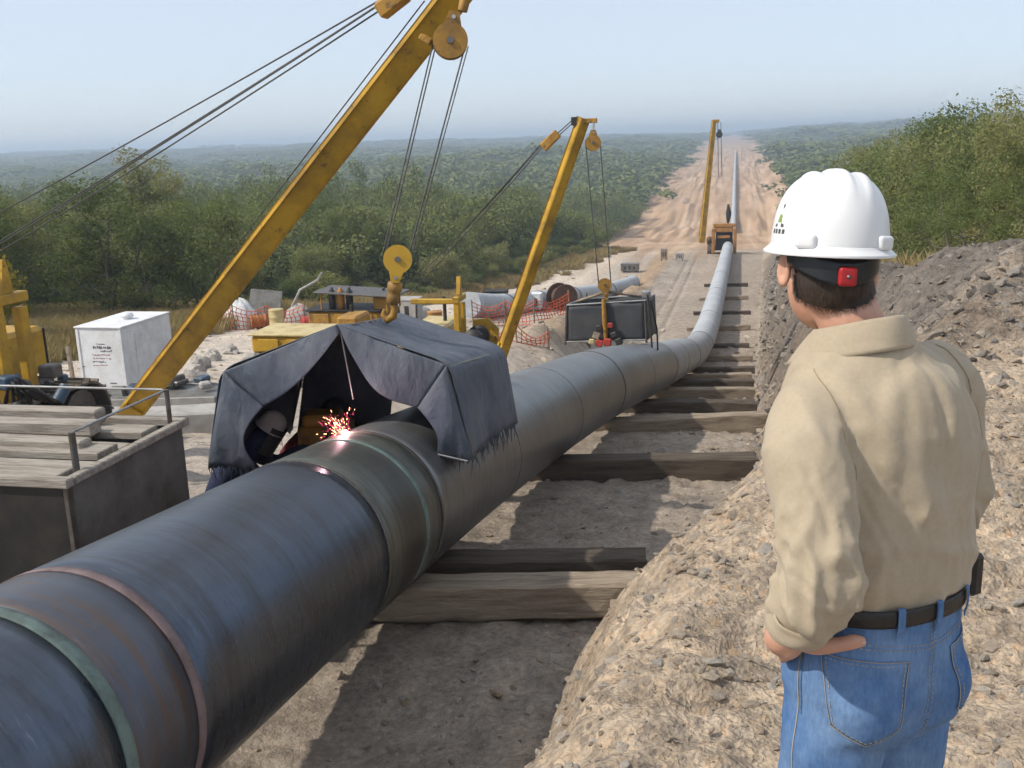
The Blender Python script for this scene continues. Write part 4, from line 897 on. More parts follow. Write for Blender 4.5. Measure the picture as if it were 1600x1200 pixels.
# ------------------------------------------------------------------ open welding shield hung on the second boom
def shield():
    e = empty('welding_shield', (-.25, 19.6, -3.9)); tag(e, 'open topped dark sheet shield hung over the pipe from the second boom', 'shield')
    P = lambda n, mb, m: kid(mb.build(n, m), e)
    fl, fr, flb, frb = Vector((-1.0, 19, -3.14)), Vector((.5, 19, -3.04)), Vector((-1.04, 19, -3.86)), Vector((.53, 19, -3.80)); d = Vector((.06, 1.5, -.12))
    M_sh = worn('dark_rubber_sheet', (.045, .048, .055), (.09, .085, .08), .6, 0, 3, .6, .3, 30, .4)
    def pan(name, a, b, c, d_, n, m=M_sh): mb = MB(); mb.grid(lambda u, v: (a * (1 - u) + b * u) * (1 - v) + (d_ * (1 - u) + c * u) * v + n * (.02 * mnoise.noise(Vector((u * 4, v * 3, a.x)))), 14, 8); o = P(name, mb, m); s_ = o.modifiers.new('t', 'SOLIDIFY'); s_.thickness = .02; return o
    N = Vector((0, -1, 0)); pan('front_sheet', fl, fr, frb, flb, N); pan('back_sheet', fl + d, fr + d, frb + d, flb + d, N); pan('side_sheet', fl, fl + d, flb + d, flb, Vector((-1, 0, 0))); pan('side_sheet', fr, fr + d, frb + d, frb, Vector((1, 0, 0)))
    for a, b in ((fl, fr), (fl + d, fr + d), (fl, fl + d), (fr, fr + d), (flb, frb)): P('edge_bar', MB().tube([a + Vector((0, -.02, .012)), b + Vector((0, -.02, .012))], .016, 8), M_rope_light)
    for a, b in ((fl, flb), (fr, frb), (fl + d, flb + d), (fr + d, frb + d)): P('corner_post', MB().tube([a + Vector((0, -.02, 0)), b + Vector((0, -.02, -.05))], .022, 8), M_iron)
    P('stay_hook', MB().tube([fr + Vector((.05, -.03, .12)), (.60, 18.95, -3.3), (.64, 18.9, -3.9), (.66, 18.9, -4.07), (.60, 18.9, -4.1)], .018, 8), M_black); P('stay_hook', MB().tube([fr + Vector((.10, .05, .0)), (.72, 19.1, -3.6), (.74, 19.1, -4.0), (.70, 19.1, -4.05)], .016, 8), M_black)
    P('clamp', MB().bbox(fr + Vector((0, .3, .08)), (.16, .18, .14), .02), M_rope_light)
    c = Vector((-.28, 19.25, -2.98))
    P('lifting_bar', MB().tube([fl + d * .5 + Vector((.05, 0, .02)), c + Vector((0, .1, .06)), fr + d * .5 + Vector((-.05, 0, .02))], .03, 8), M_wood)
    chain = [(-.28, 18.93, -3.0), (-.27, 18.92, -3.25), (-.26, 18.92, -3.5), (-.24, 18.92, -3.78)]
    P('sling', MB().tube(chain, [.04, .045, .05, .04], 8), M_yel2)
    for k, (x_, z_, s_, m_) in enumerate(((-.36, -3.55, .08, M_black), (-.15, -3.5, .07, M_red), (-.42, -3.7, .09, M_wood), (-.08, -3.68, .08, M_black), (-.2, -3.82, .1, M_red), (-.36, -3.84, .09, M_red), (.02, -3.8, .09, M_black), (-.5, -3.8, .07, M_cream))):
        mb = MB(); mb.bbox((x_, 18.9 - .012 * k, z_), (s_ * 1.5, .07, s_ * 1.4), .02, rotm('Y', 20 * (k % 3 - 1))); P('line_up_clamp', mb, m_)
shield()
# ================================================================== pipelayers (tractors with a side boom)
M_blue = worn('faded_blue_paint', (.05, .085, .13), (.03, .035, .04), .5, 0, 6, .7, .1)
def track_part(mb_shoes, cx, L, Hh, W_):
    """loop of shoes round a flat oval, centred on x=cx"""
    R = Hh / 2; n_flat = int((L - Hh) / .17); pts = []
    for i in range(n_flat): pts.append((-(L / 2 - R) + (L - Hh) * (i + .5) / n_flat, 0.02, 0))
    for i in range(8): a = -math.pi / 2 + math.pi * (i + .5) / 8; pts.append((L / 2 - R + math.cos(a) * R * .96, R + math.sin(a) * R * .96, a + math.pi / 2))
    for i in range(n_flat): pts.append(((L / 2 - R) - (L - Hh) * (i + .5) / n_flat, Hh - .02, math.pi))
    for i in range(8): a = math.pi / 2 + math.pi * (i + .5) / 8; pts.append((-(L / 2 - R) + math.cos(a) * R * .96, R + math.sin(a) * R * .96, a + math.pi / 2))
    for (y, z, a) in pts:
        rm = Matrix.Rotation(a, 3, 'X'); mb_shoes.box((cx, y, z), (W_, .165, .035), rm); mb_shoes.box(Vector((cx, y, z)) + rm @ Vector((0, .05, -.035)), (W_, .03, .05), rm)
def tractor_body(e, side, yel, hood=None, frame_h=2.35, frame_x=.45, frame_y=.2, guard=True):
    """built round the local origin; side=+1: the boom hangs on the +X side"""
    hood = hood or yel
    B = lambda n, mb, m, p=e: mb.build(n, m, p)
    for sx in (-1, 1):
        t_ = MB(); track_part(t_, sx * .98, 3.5, .92, .5); tr = B('track', t_, M_track)
        for yy, rr in ((1.28, .34), (-1.28, .36)): w = MB(); w.lathe([(.0, -.16), (rr * .35, -.16), (rr * .4, -.1), (rr, -.1), (rr, .1), (rr * .4, .1), (rr * .35, .16), (0, .16)], 20, (1, 0, 0), (sx * .98, yy, .46), False); B('track_wheel', w, M_iron, tr)
        for k in range(5): w = MB(); w.lathe([(0, -.2), (.13, -.2), (.13, .2), (0, .2)], 12, (1, 0, 0), (sx * .98, -.8 + .4 * k, .2)); B('roller', w, M_black, tr)
        B('track_frame', MB().bbox((sx * .98, 0, .44), (.22, 2.3, .24), .03), yel)
    B('chassis', MB().bbox((0, -.1, .72), (1.3, 3.0, .5), .04), M_black)
    B('engine_hood', MB().bbox((0, .85, 1.32), (.86, 1.5, .66), .06), hood)
    g = MB()
    for k in range(6): g.box((0, 1.615, 1.08 + k * .09), (.66, .03, .035))
    gr = B('radiator_guard', MB().bbox((0, 1.62, 1.3), (.8, .04, .62), .02), M_black); o = g.build('grille_bars', yel, gr); o['kind'] = 'stuff'
    B('exhaust_stack', MB().tube([(.22, .9, 1.6), (.22, .9, 2.1), (.22, .86, 2.22)], .045, 10), M_black)
    B('fuel_tank', MB().bbox((0, -1.35, 1.25), (1.1, .5, .7), .08), yel)
    st = B('seat', MB().bbox((-.1, -.75, 1.12), (.5, .48, .16), .05).bbox((-.1, -1.0, 1.4), (.5, .12, .5), .05), M_black)
    B('platform', MB().bbox((0, -.5, .99), (1.5, 1.3, .04), .01), M_iron)
    lv = B('control_levers', MB().tube([(.25, -.3, 1.0), (.27, -.35, 1.5)], .015, 6), M_black); B('lever', MB().tube([(.12, -.3, 1.0), (.13, -.36, 1.48)], .015, 6), M_black, lv)
    # winch gear and its frame between hood and boom
    fx = side * frame_x
    fr = MB(); fr.bbox((fx, frame_y - .22, .95 + (frame_h - .95) / 2), (.13, .16, frame_h - .95), .015); fr.bbox((fx, frame_y + .22, .95 + (frame_h - .95) / 2 - .1), (.13, .16, frame_h - 1.15), .015)
    fr.bbox((fx, frame_y, frame_h - .07), (.15, .66, .13), .015); B('winch_frame', fr, yel)
    B('frame_arm', MB().bbox((fx - side * .55, frame_y - .15, frame_h - .12), (1.1, .13, .11), .015), yel)
    B('frame_horn', MB().prism([(fx - .04, frame_y - .12, frame_h), (fx - .04, frame_y + .10, frame_h), (fx - .04, frame_y + .03, frame_h + .42), (fx - .04, frame_y - .03, frame_h + .42)], (.09, 0, 0)), yel)
    if guard: dr = MB(); dr.lathe([(.0, -.3), (.26, -.3), (.26, -.26), (.15, -.26), (.15, .26), (.26, .26), (.26, .3), (0, .3)], 20, (0, 1, 0), (fx + side * .35, frame_y, 1.35)); B('winch_drum', dr, M_black)
    if guard: B('winch_guard', MB().prism([(fx + side * .12, frame_y + .42, .95), (fx + side * .75, frame_y + .42, .95), (fx + side * .8, frame_y + .42, 1.5), (fx + side * .55, frame_y + .42, 1.75), (fx + side * .2, frame_y + .42, 1.7)], (0, .06, 0)), yel)
    if not guard:
        r_ = random.Random(8)
        for k in range(14):
            q = (fx + side * r_.uniform(-.3, .75), frame_y + r_.uniform(-.9, .5), .9 + r_.uniform(.0, .42)); sz = r_.uniform(.1, .26)
            if k % 3 == 0: B('hydraulic_cylinder', MB().tube([q, (q[0] + r_.uniform(-.3, .3), q[1] + r_.uniform(-.3, .3), q[2] + r_.uniform(-.1, .2))], sz * .3, 10), M_black if k % 2 else M_blue)
            elif k % 3 == 1: w_ = MB(); w_.lathe([(0, -.06), (sz * .7, -.06), (sz * .7, .06), (sz * .3, .07), (0, .07)], 16, (r_.uniform(-1, 1), -1, r_.uniform(-.3, .5)), q); B('pulley', w_, M_black)
            else: B('valve_box', MB().bbox(q, (sz, sz * .8, sz * .7), .02, rotm('Z', r_.uniform(-30, 30))), M_blue if k % 4 else M_iron)
    for k in range(4): B('hose', MB().tube([(fx + side * (.1 + .12 * k), frame_y - .4, 1.0), (fx + side * (.3 + .1 * k), frame_y - .55 - .06 * k, 1.25 + .05 * k), (fx + side * (.55 + .06 * k), frame_y - .3, 1.0)], .028, 6), M_black)
    cw = B('counterweight', MB().bbox((-side * 1.45, .1, 1.05), (.36, 1.7, .75), .04), yel)
    B('weight_slab', MB().bbox((-side * 1.68, .1, 1.05), (.08, 1.3, .6), .02), yel, cw)

def sheave_block(e, c, r, axis, up, m, hang=1.0, name='sheave_block'):
    """teardrop cheek plates with a sheave between"""
    ax = Vector(axis).normalized(); up = Vector(up).normalized(); up = (up - ax * up.dot(ax)).normalized(); sd = up.cross(ax); c = Vector(c); out = []
    for k in range(24):
        a = rad(-150 + 300 * k / 23) - math.pi / 2; out.append((math.cos(a) * r, math.sin(a) * r))
    out += [(-r * .32, r * 1.30), (-r * .30, r * 1.62), (r * .30, r * 1.62), (r * .32, r * 1.30)][::1] if False else [(-r * .42, r * 1.15), (-r * .30, r * 1.6), (r * .30, r * 1.6), (r * .42, r * 1.15)]
    # order the outline by angle round the centroid
    out.sort(key=lambda q: math.atan2(q[1] - r * .2, q[0]))
    root = None
    for s_ in (-1, 1):
        poly = [c + sd * a + up * b * hang + ax * (s_ * r * .26) for a, b in out]; mb = MB(); mb.prism(poly, ax * (s_ * r * .10)); o = mb.build(name if root is None else 'cheek_plate', m); fix_normals(o.data)
        if root is None: root = o; kid(o, e)
        else: o.parent = root
    mb = MB(); mb.lathe([(r * .25, -r * .24), (r * .9, -r * .22), (r * .74, -r * .08), (r * .74, r * .08), (r * .9, r * .22), (r * .25, r * .24)], 28, ax, c); o = mb.build('sheave', M_iron); o.parent = root
    mb = MB(); mb.lathe([(0, -r * .48), (r * .2, -r * .48), (r * .2, r * .48), (0, r * .48)], 14, ax, c, False); o = mb.build('axle_pin', M_iron); o.parent = root
    mb = MB(); mb.lathe([(0, -r * .46), (r * .12, -r * .46), (r * .12, r * .46), (0, r * .46)], 12, ax, c + up * (r * 1.28 * hang), False); o = mb.build('pin', M_rope_light); o.parent = root
    return root

def boom_part(e, foot, tip, w0, w1, roll, m, split=.45, plates=()):
    foot, tip = Vector(foot), Vector(tip); t = (tip - foot).normalized(); L = (tip - foot).length
    a = Vector((0, 0, 1)); a = (a - t * a.dot(t)).normalized(); b = t.cross(a); q = Matrix.Rotation(roll, 3, t); a = q @ a; b = q @ b
    mb = MB(); N = 10; V = []; F = []
    for i in range(N + 1):
        u = i / N; c = foot + t * (split + (L - split) * u); w = w0 + (w1 - w0) * u; bv = w * .1
        for (x, y) in ((-.5, -.5), (.5, -.5), (.5, .5), (-.5, .5)):
            for (dx, dy) in (((1, 0), (0, 1)) if (x * y > 0) else ((0, 1), (1, 0))):
                V.append(c + a * (x * w - math.copysign(bv, x) * dx) + b * (y * w * .85 - math.copysign(bv, y) * dy))
    n = 8
    for i in range(N):
        for k in range(n): F.append((i * n + k, i * n + (k + 1) % n, (i + 1) * n + (k + 1) % n, (i + 1) * n + k))
    F += [tuple(range(n)), tuple(N * n + k for k in range(n))]; mb.add(V, F); o = mb.build('boom', m); fix_normals(o.data); kid(o, e)
    for u_ in plates:
        c_ = foot + t * (L * u_); w_ = w0 + (w1 - w0) * u_; Rf = frame(a, t)
        pl = MB(); pl.box(c_, (w_ * 1.03, w_ * .85 * 1.03, .34), Rf); p_ = pl.build('splice_plate', m); p_.parent = o
        for sx_ in (-1, 1):
            for sz_ in (-.12, -.04, .04, .12):
                for dd_ in (-.25, .25):
                    for (n_, oo) in ((a, b), (b, a)):
                        q_ = c_ + n_ * (sx_ * w_ * (.515 if n_ is a else .438)) + oo * (dd_ * w_) + t * sz_; bl_ = MB(); bl_.lathe([(0, .012), (.011, .012), (.011, -.004)], 6, n_ * sx_, q_, False); b_ = bl_.build('bolt', M_iron); b_.parent = p_
    for s_ in (-1, 1):
        l = MB(); l.box(foot + t * (split * .45) + b * (s_ * w0 * .30), (w0 * .9, w0 * .28, split * 1.2), frame(a, t)); l2 = l.build('boom_leg', m); l2.parent = o
    return o, t, a, b

def cable(e, pts, r, name='cable'): return kid(MB().tube(pts, r, 6).build(name, M_rope), e)
def bow(p, q, s, n=8):
    p, q = Vector(p), Vector(q); return [p + (q - p) * (i / n) + Vector((0, 0, -s * 4 * (i / n) * (1 - i / n))) for i in range(n + 1)]

# --- nearest: holds the tent
t1 = empty('pipelayer', (-7.75, 10.6, land1(-7.7, 10.6) - .03)); tag(t1, 'nearest yellow pipelayer whose thick boom crosses the picture and holds the tent', 'pipelayer', None)
tractor_body(t1, 1, M_yel, None, 2.30, .98, .25, False)
V = Vector
foot1, tip1 = V((-4.54, 9.65, -2.95)), V((.18, 7.5, 1.12)); d1 = (tip1 - foot1).normalized()
bo, bt, ba_, bb_ = boom_part(t1, foot1, tip1 + d1 * .5, .255, .215, rad(38), M_yel, .45)
kid(MB().bbox((-5.3, 10.2, -3.1), (1.6, .14, .16), .02, rotm('Z', -20)).build('boom_bracket', M_yel2), t1); kid(MB().bbox((-5.3, 9.75, -3.1), (1.7, .14, .16), .02, rotm('Z', 5)).build('boom_bracket', M_yel2), t1)
# boom head gear: clevis, upper block, guy block
hx = V((.20, 7.36, .93)); view = V((.3, -1, .1)).normalized()
kid(MB().bbox(tip1 + V((.10, -.10, -.02)), (.30, .16, .16), .02).build('boom_head', M_yel2), t1)
kid(MB().tube([tip1 + V((.14, -.12, .0)), V((.21, 7.34, .98)), V((.19, 7.33, .90))], [.035, .04, .035], 8).build('clevis', M_yel2), t1)
ub = sheave_block(t1, (.10, 7.3, .70), .125, view, (.20, 0, 1), M_yel2)
kid(MB().bbox((-.08, 7.32, .72), (.10, .10, .05), .01, rotm('Y', 30)).build('cable_guide', M_yel2), t1)
lb = sheave_block(t1, (-.285, 7.0, -.82), .105, view, (-.18, 0, -1), M_yel, name='hook_block')
dn = V((-.17, -.02, -1)).normalized(); p0 = V((-.285, 7.0, -.82)) + dn * .165
kid(MB().lathe([(.03, 0), (.055, .01), (.055, .07), (.04, .085), (.05, .10), (.05, .15), (.03, .17)], 14, dn, p0).build('hook_swivel', M_yel2), t1)
kid(MB().tube([p0 + dn * .15, p0 + dn * .20 + V((.02, 0, 0)), p0 + dn * .26 + V((.015, 0, 0)), p0 + dn * .29 + V((-.03, 0, 0)), p0 + dn * .25 + V((-.065, 0, 0)), p0 + dn * .21 + V((-.06, 0, 0))], [.03, .028, .03, .03, .024, .014], 10).build('hook', M_yel2), t1)
for dx in (-.012, .012):
    cable(t1, [V((-.02 + dx, 7.30, .68)), V((-.385 + dx, 7.0, -.78))], .0055); cable(t1, [V((.222 + dx, 7.29, .66)), V((-.185 + dx, 7.0, -.78))], .006 if dx < 0 else .0045)
gb = V((-.42, 7.62, 1.03)); kid(MB().bbox(gb, (.26, .12, .13), .02, rotm('Y', -32)).build('guy_block', M_yel2), t1)
cable(t1, [tip1 + V((-.02, .02, .28)), gb + V((.1, 0, .06))], .006); cable(t1, [tip1 + V((-.02, .02, .22)), gb + V((.1, 0, .03))], .006)
for (s_, q) in ((V((-.1, 0, .02)), V((-7.19, 10.6, -.94))), (V((-.1, .02, .0)), V((-7.26, 10.6, -1.33))), (V((-.11, -.02, -.02)), V((-7.26, 10.62, -1.36))), (V((-.1, 0, -.05)), V((-7.28, 10.6, -1.46)))): cable(t1, bow(gb + s_, q, .03), .0075)
cable(t1, [tip1 + d1 * -.35 + V((-.10, 0, .12)), foot1 + d1 * 2.6 + V((-.115, 0, .135))], .006, 'boom_line')
kid(MB().bbox((-7.3, 10.6, -1.3), (.16, .4, .75), .03).build('guy_mast', M_yel), t1)

# --- second: holds the open shield
t2 = empty('pipelayer', (-4.7, 21.6, land1(-4.7, 21.6) - .03)); tag(t2, 'second yellow pipelayer behind the tent, its boom holding the open dark shield', 'pipelayer')
tractor_body(t2, 1, M_yel, M_cream, 2.35, .75, .3)
foot2, tip2 = V((-2.60, 20, -4.40)), V((-.77, 20, .37))
_, t_, a_, b_ = boom_part(t2, foot2, tip2, .23, .23, rad(40), M_yel, .3)
kid(MB().bbox((-3.3, 20.6, -4.55), (1.5, .12, .14), .02, rotm('Z', -35)).build('boom_bracket', M_yel2), t2)
kid(MB().bbox(tip2 + V((.05, 0, -.05)), (.42, .12, .09), .01).build('boom_head', M_yel2), t2); kid(MB().bbox(tip2 + V((-.18, 0, -.05)), (.12, .12, .16), .01).build('head_sheave', M_black), t2)
kid(MB().tube([tip2 + V((.2, -.02, -.08)), (-.56, 19.8, .12)], .025, 8).build('clevis', M_rope_light), t2)
sheave_block(t2, (-.56, 19.75, -.10), .15, (.3, -1, .1), (.05, 0, 1), M_yel2)
sheave_block(t2, (-.30, 19.3, -2.78), .13, (.3, -1, .1), (.05, 0, -1), M_yel2, name='hook_block')
kid(MB().tube([(-.29, 19.3, -2.9), (-.28, 19.28, -3.02), (-.24, 19.28, -3.06)], .035, 8).build('hook', M_yel2), t2)
for x0, x1 in ((-.70, -.42), (-.42, -.18)): cable(t2, [V((x0, 19.75, -.1)), V((x1, 19.3, -2.75))], .011)
gb2 = V((-1.45, 20.1, -.03)); kid(MB().bbox(gb2, (.42, .13, .18), .02, rotm('Y', -42)).build('guy_block', M_yel2), t2)
for s_, q in ((0, V((-4.6, 21.5, -2.75))), (.04, V((-4.75, 21.5, -2.9))), (-.05, V((-5.0, 21.5, -3.3)))): cable(t2, bow(gb2 + V((-.1, 0, s_)), q, .05), .011)
for s_ in (-.03, .03): cable(t2, [tip2 + V((-.15, 0, s_)), gb2 + V((.12, 0, .08 + s_))], .011)

# --- third, far down the line
t3 = empty('pipelayer', (.75, 110.0, land1(.75, 110) - .02)); tag(t3, 'distant orange yellow pipelayer straddling the line where the pale pipe ends', 'pipelayer')
M_oran = worn('sunburnt_yellow_paint', (.40, .19, .045), (.18, .09, .03), .6, 0, 2, .7, .1)
tractor_body(t3, -1, M_oran, M_oran, 2.5, .6, .3)
for o in list(t3.children): pass
boom_part(t3, (-.95, 104, -10.6), (.10, 104, 1.3), .60, .42, rad(20), M_yel, .5)
kid(MB().bbox((.25, 104, 1.2), (.7, .3, .3), .03).build('boom_head', M_yel2), t3)
for x0, x1 in ((.45, .6), (.75, .95)): cable(t3, [V((x0, 104, 1.1)), V((x1, 104.3, -4.2))], .03)
sheave_block(t3, (.62, 104, -.1), .32, (0, -1, 0), (0, 0, 1), M_black)
kid(MB().bbox((1.25, 108.0, -9.3), (2.3, .5, .35), .05).build('cross_beam', M_oran), t3); kid(MB().bbox((.15, 107.8, -10.9), (.35, .5, 2.6), .05).build('side_frame', M_oran), t3); kid(MB().bbox((2.35, 107.8, -10.9), (.35, .5, 2.6), .05).build('side_frame', M_oran), t3)
kid(MB().bbox((1.25, 108.8, -11.0), (1.75, 1.2, 1.9), .08).build('engine_block', M_black), t3); kid(MB().bbox((1.2, 108.3, -9.75), (1.9, 1.0, .55), .08).build('engine_cover', M_oran), t3); kid(MB().bbox((1.2, 107.9, -10.5), (1.3, .2, .28), .04).build('guard_bar', M_oran), t3)
kid(MB().tube([(1.6, 109, -9.2), (1.65, 109, -8.2), (1.6, 109, -7.2)], [.12, .3, .1], 8).build('rigging', M_black), t3)

# ================================================================== odds and ends across the yard
def simple(name, mb, m, label, cat, group=None): o = mb.build(name, m); tag(o, label, cat, group); return o
zg = lambda x, y: land1(x, y)
def net_fence(pts, h, label, sag=.25, cells=.16):
    base = V(pts[0]); e = empty('safety_net', (base.x, base.y, zg(base.x, base.y))); tag(e, label, 'safety net')
    P3 = [V((x, y, zg(x, y))) for x, y in pts]
    for p in P3: kid(MB().tube([p - V((0, 0, .1)), p + V((random.uniform(-.08, .08), 0, h + .12))], .03, 6).build('stake', M_wood), e)
    mb = MB(); tot = 0
    for p, q in zip(P3[:-1], P3[1:]):
        L = (q - p).length; nu = max(3, int(L / cells)); nv = max(3, int(h / cells))
        def f(i, j):
            u, v = i / nu, j / nv; b = p + (q - p) * u; s_ = sag * math.sin(u * math.pi)
            return b + V((.12 * mnoise.noise(V((b.x * 2, v * 3, 1))), .15 * mnoise.noise(V((b.y * 2, v * 3, 5))), h * v * (1 - s_) + .02))
        for i in range(nu + 1): mb.tube([f(i, j) for j in range(nv + 1)], .018, 3, False)
        for j in range(nv + 1): mb.tube([f(i, j) for i in range(nu + 1)], .018, 3, False)
    o = mb.build('netting', M_net); kid(o, e); o['kind'] = 'stuff'; return e
net_fence([(-8.0, 38.5), (-6.8, 39.2), (-5.6, 39), (-4.4, 40.5)], 1.0, 'bright orange plastic safety net in front of the pale pipe string')
net_fence([(-5.6, 31.5), (-4.6, 31.0), (-3.7, 31.8)], .55, 'sagging strip of orange net lying between second boom and dark shield', .6)
net_fence([(-18.2, 36.2), (-16.9, 35.6), (-15.8, 36.3), (-14.4, 36.6)], .95, 'orange safety net round the heap of gear before the thicket')
def tarp_heap(c, r, h, m, name, label, cat, seed):
    x, y = c; z = zg(x, y); mb = MB()
    mb.grid(lambda u, v: V((x + math.cos(u * 6.2832) * r[0] * math.cos(v * 1.57) * (1 + .25 * mnoise.noise(V((math.cos(u * 6.28) * 2, math.sin(u * 6.28) * 2, v * 3 + seed)))), y + math.sin(u * 6.2832) * r[1] * math.cos(v * 1.57) * (1 + .25 * mnoise.noise(V((math.sin(u * 6.28) * 2, math.cos(u * 6.28) * 2, v * 3 - seed)))), z - .05 + h * math.sin(v * 1.57) ** .7 * (1 + .2 * mnoise.noise(V((math.cos(u * 6.28) * 3, math.sin(u * 6.28) * 3, seed)))))), 22, 9, True, True)
    return simple(name, mb, m, label, cat)
M_tarp = worn('white_tarp', (.68, .70, .70), (.4, .38, .35), .6, 0, 4, .5, .5, 12)
tarp_heap((-17.3, 36.9), (.75, .6), 1.15, M_tarp, 'white_tarpaulin', 'white tarpaulin thrown over gear beside the orange net', 'tarpaulin', 3)
tarp_heap((-15.2, 37.8), (.6, .5), .9, M_concrete, 'grey_tarpaulin', 'grey pink bundle behind the orange net next to the white tarpaulin', 'tarpaulin', 8)
tarp_heap((-11.3, 41.5), (.7, .6), .75, M_concrete, 'soil_heap', 'small pale heap of earth on the yard left of the second pipelayer frame', 'soil heap', 12)
def drum(x, y, m, label, lay=False):
    mb = MB(); prof = [(.0, 0), (.28, 0), (.29, .02), (.28, .05), (.28, .28), (.295, .30), (.28, .32), (.28, .56), (.295, .58), (.28, .60), (.28, .84), (.29, .87), (.28, .88), (0, .88)]
    mb.lathe(prof, 20, (0, 0, 1) if not lay else (.8, .6, 0), (x, y, zg(x, y) - .01 + (.28 if lay else 0))); return simple('oil_drum', mb, m, label, 'drum', None)
drum(-16.6, 36.4, M_oran, 'rusty orange drum lying behind the orange net beside the white tarpaulin', True); drum(-14.2, 36.0, M_red, 'faded red drum by the far end of the orange net', True); drum(-14.9, 35.2, M_cream, 'cream coloured drum beside the orange net'); drum(-13.6, 36.8, M_black, 'black drum at the end of the heap of gear')
simple('leaning_sheet', MB().bbox((-16.6, 37.7, zg(-16.6, 37.7) + .8), (1.3, .04, 1.5), .01, rotm('X', -28) @ rotm('Z', 15)), M_grey, 'grey metal sheet leaning on the gear heap behind the white tarpaulin', 'metal sheet')
simple('bent_pipe', MB().tube([(-15.6, 38, -6.5), (-15.2, 38.2, -5.7), (-14.4, 38.2, -5.3), (-14.2, 38.2, -5.0)], .05, 8), M_rope_light, 'bent bright pipe sticking up out of the gear heap', 'pipe piece')
# a low crawler carrier behind the tent
def carrier(x, y, label, m, m2):
    e = empty('crawler_carrier', (x, y, zg(x, y) - .03)); tag(e, label, 'tracked carrier')
    for sy in (-1, 1):
        t_ = MB(); t_.M = Matrix.Rotation(rad(90), 4, 'Z'); track_part(t_, sy * .7, 2.6, .6, .35); t_.build('track', M_track, e)
    MB().bbox((0, 0, .75), (2.5, 1.5, .3), .04).build('chassis', M_black, e); MB().bbox((-.2, 0, 1.12), (2.3, 1.35, .42), .06).build('deck_box', m, e); MB().bbox((-.2, 0, 1.355), (2.4, 1.45, .045), .02).build('deck_lid', m2, e)
    for k in range(3): MB().bbox((-.9 + .7 * k, -.70, 1.12), (.5, .04, .28), .01).build('locker_door', m, e)
    MB().tube([(.8, .3, 1.35), (.8, .3, 1.9)], .05, 8).build('exhaust_stack', M_black, e)
    MB().bbox((.95, 0, 1.45), (.5, .9, .6), .05).build('engine_cover', M_yel2, e); return e
carrier(-7.4, 21.7, 'low yellow tracked carrier with cream lid directly behind the tent top', M_yel, M_cream)
c2 = carrier(-9.2, 29.0, 'dark greasy tracked welding carrier between gear heap and hook block', M_yel2, M_darkplate)
MB().bbox((.2, 0, 1.85), (2.6, 1.5, .05), .01, rotm('Y', 3)).build('canopy', M_iron, c2)
for sx in (-.9, 1.2):
    for sy in (-.6, .6): MB().tube([(sx, sy, 1.3), (sx, sy, 1.85)], .03, 6).build('canopy_post', M_yel2, c2)
for k in range(3): MB().lathe([(0, 0), (.11, 0), (.11, .55), (.05, .62), (.05, .68), (0, .68)], 12, c=(-.6 + .28 * k, -.45, 1.36)).build('gas_bottle', (M_black, M_oran, M_black)[k], c2)
# gear on and beside the second string
def box_machine(name, c, d, m, label, cat, legs=True, extra=None):
    x, y = c; z = zg(x, y) if len(d) == 3 else d[3]; e = empty(name, (x, y, z)); tag(e, label, cat)
    MB().bbox((0, 0, .18 + d[2] / 2), d[:3], .03).build('housing', m, e); MB().bbox((0, 0, .2 + d[2]), (d[0] * 1.04, d[1] * 1.04, .05), .015).build('lid', m, e)
    for s_ in (-1, 1): MB().bbox((s_ * d[0] * .36, 0, .1), (.08, d[1] * 1.1, .2), .01).build('skid', M_iron, e)
    for k in range(3): MB().box((-d[0] * .25 + k * d[0] * .25, -d[1] / 2 - .004, .18 + d[2] * .5), (d[0] * .12, .012, d[2] * .5)).build('vent_slat', M_black, e)
    return e
box_machine('generator_set', (-9.6, 49.5), (1.1, .8, .95), M_darkplate, 'black generator standing beyond the pale pipe string', 'generator'); box_machine('tool_chest', (-8.1, 51.5), (.9, .7, .8), M_white, 'small white chest beside the black generator', 'chest')
box_machine('light_plant', (-11.5, 40.0), (1.6, 1.0, .9), M_concrete, 'pale grey boxy plant on skids left of the yellow winch frame', 'generator')
e = empty('cable_reel', (-6.9, 53.5, zg(-6.9, 53.5))); tag(e, 'rust brown cable reel standing on the sand behind the pipe string', 'cable reel')
M_rustm = worn('rust_brown', (.14, .075, .05), (.07, .04, .03), .8, .2, 6, .7, .4)
for s_ in (-1, 1): MB().lathe([(.0, -.03), (.75, -.03), (.75, .03), (0, .03)], 24, (.6, -.8, 0), (s_ * .24, -s_ * .32, .75), False).build('flange', M_rustm, e)
MB().lathe([(0, -.4), (.5, -.4), (.5, .4), (0, .4)], 20, (.6, -.8, 0), (0, 0, .75)).build('drum', M_rustm, e)
for k, (x, y, h) in enumerate(((-9.9, 37, 1.0), (-10.4, 36.3, .85), (-10.9, 36.8, 1.1), (-7.0, 58, .9), (-6.5, 60, .8))):
    simple('iron_stake', MB().tube([(x, y, zg(x, y) - .1), (x + .05, y, zg(x, y) + h)], .04, 6), M_black, ('iron stake nearest the yellow winch frame', 'short iron stake in the middle of three before the grey plant', 'tallest of three iron stakes before the grey plant', 'iron stake behind the bend of the pale pipe string', 'short iron stake past the cable reel')[k], 'stake', 'iron stakes on the yard')
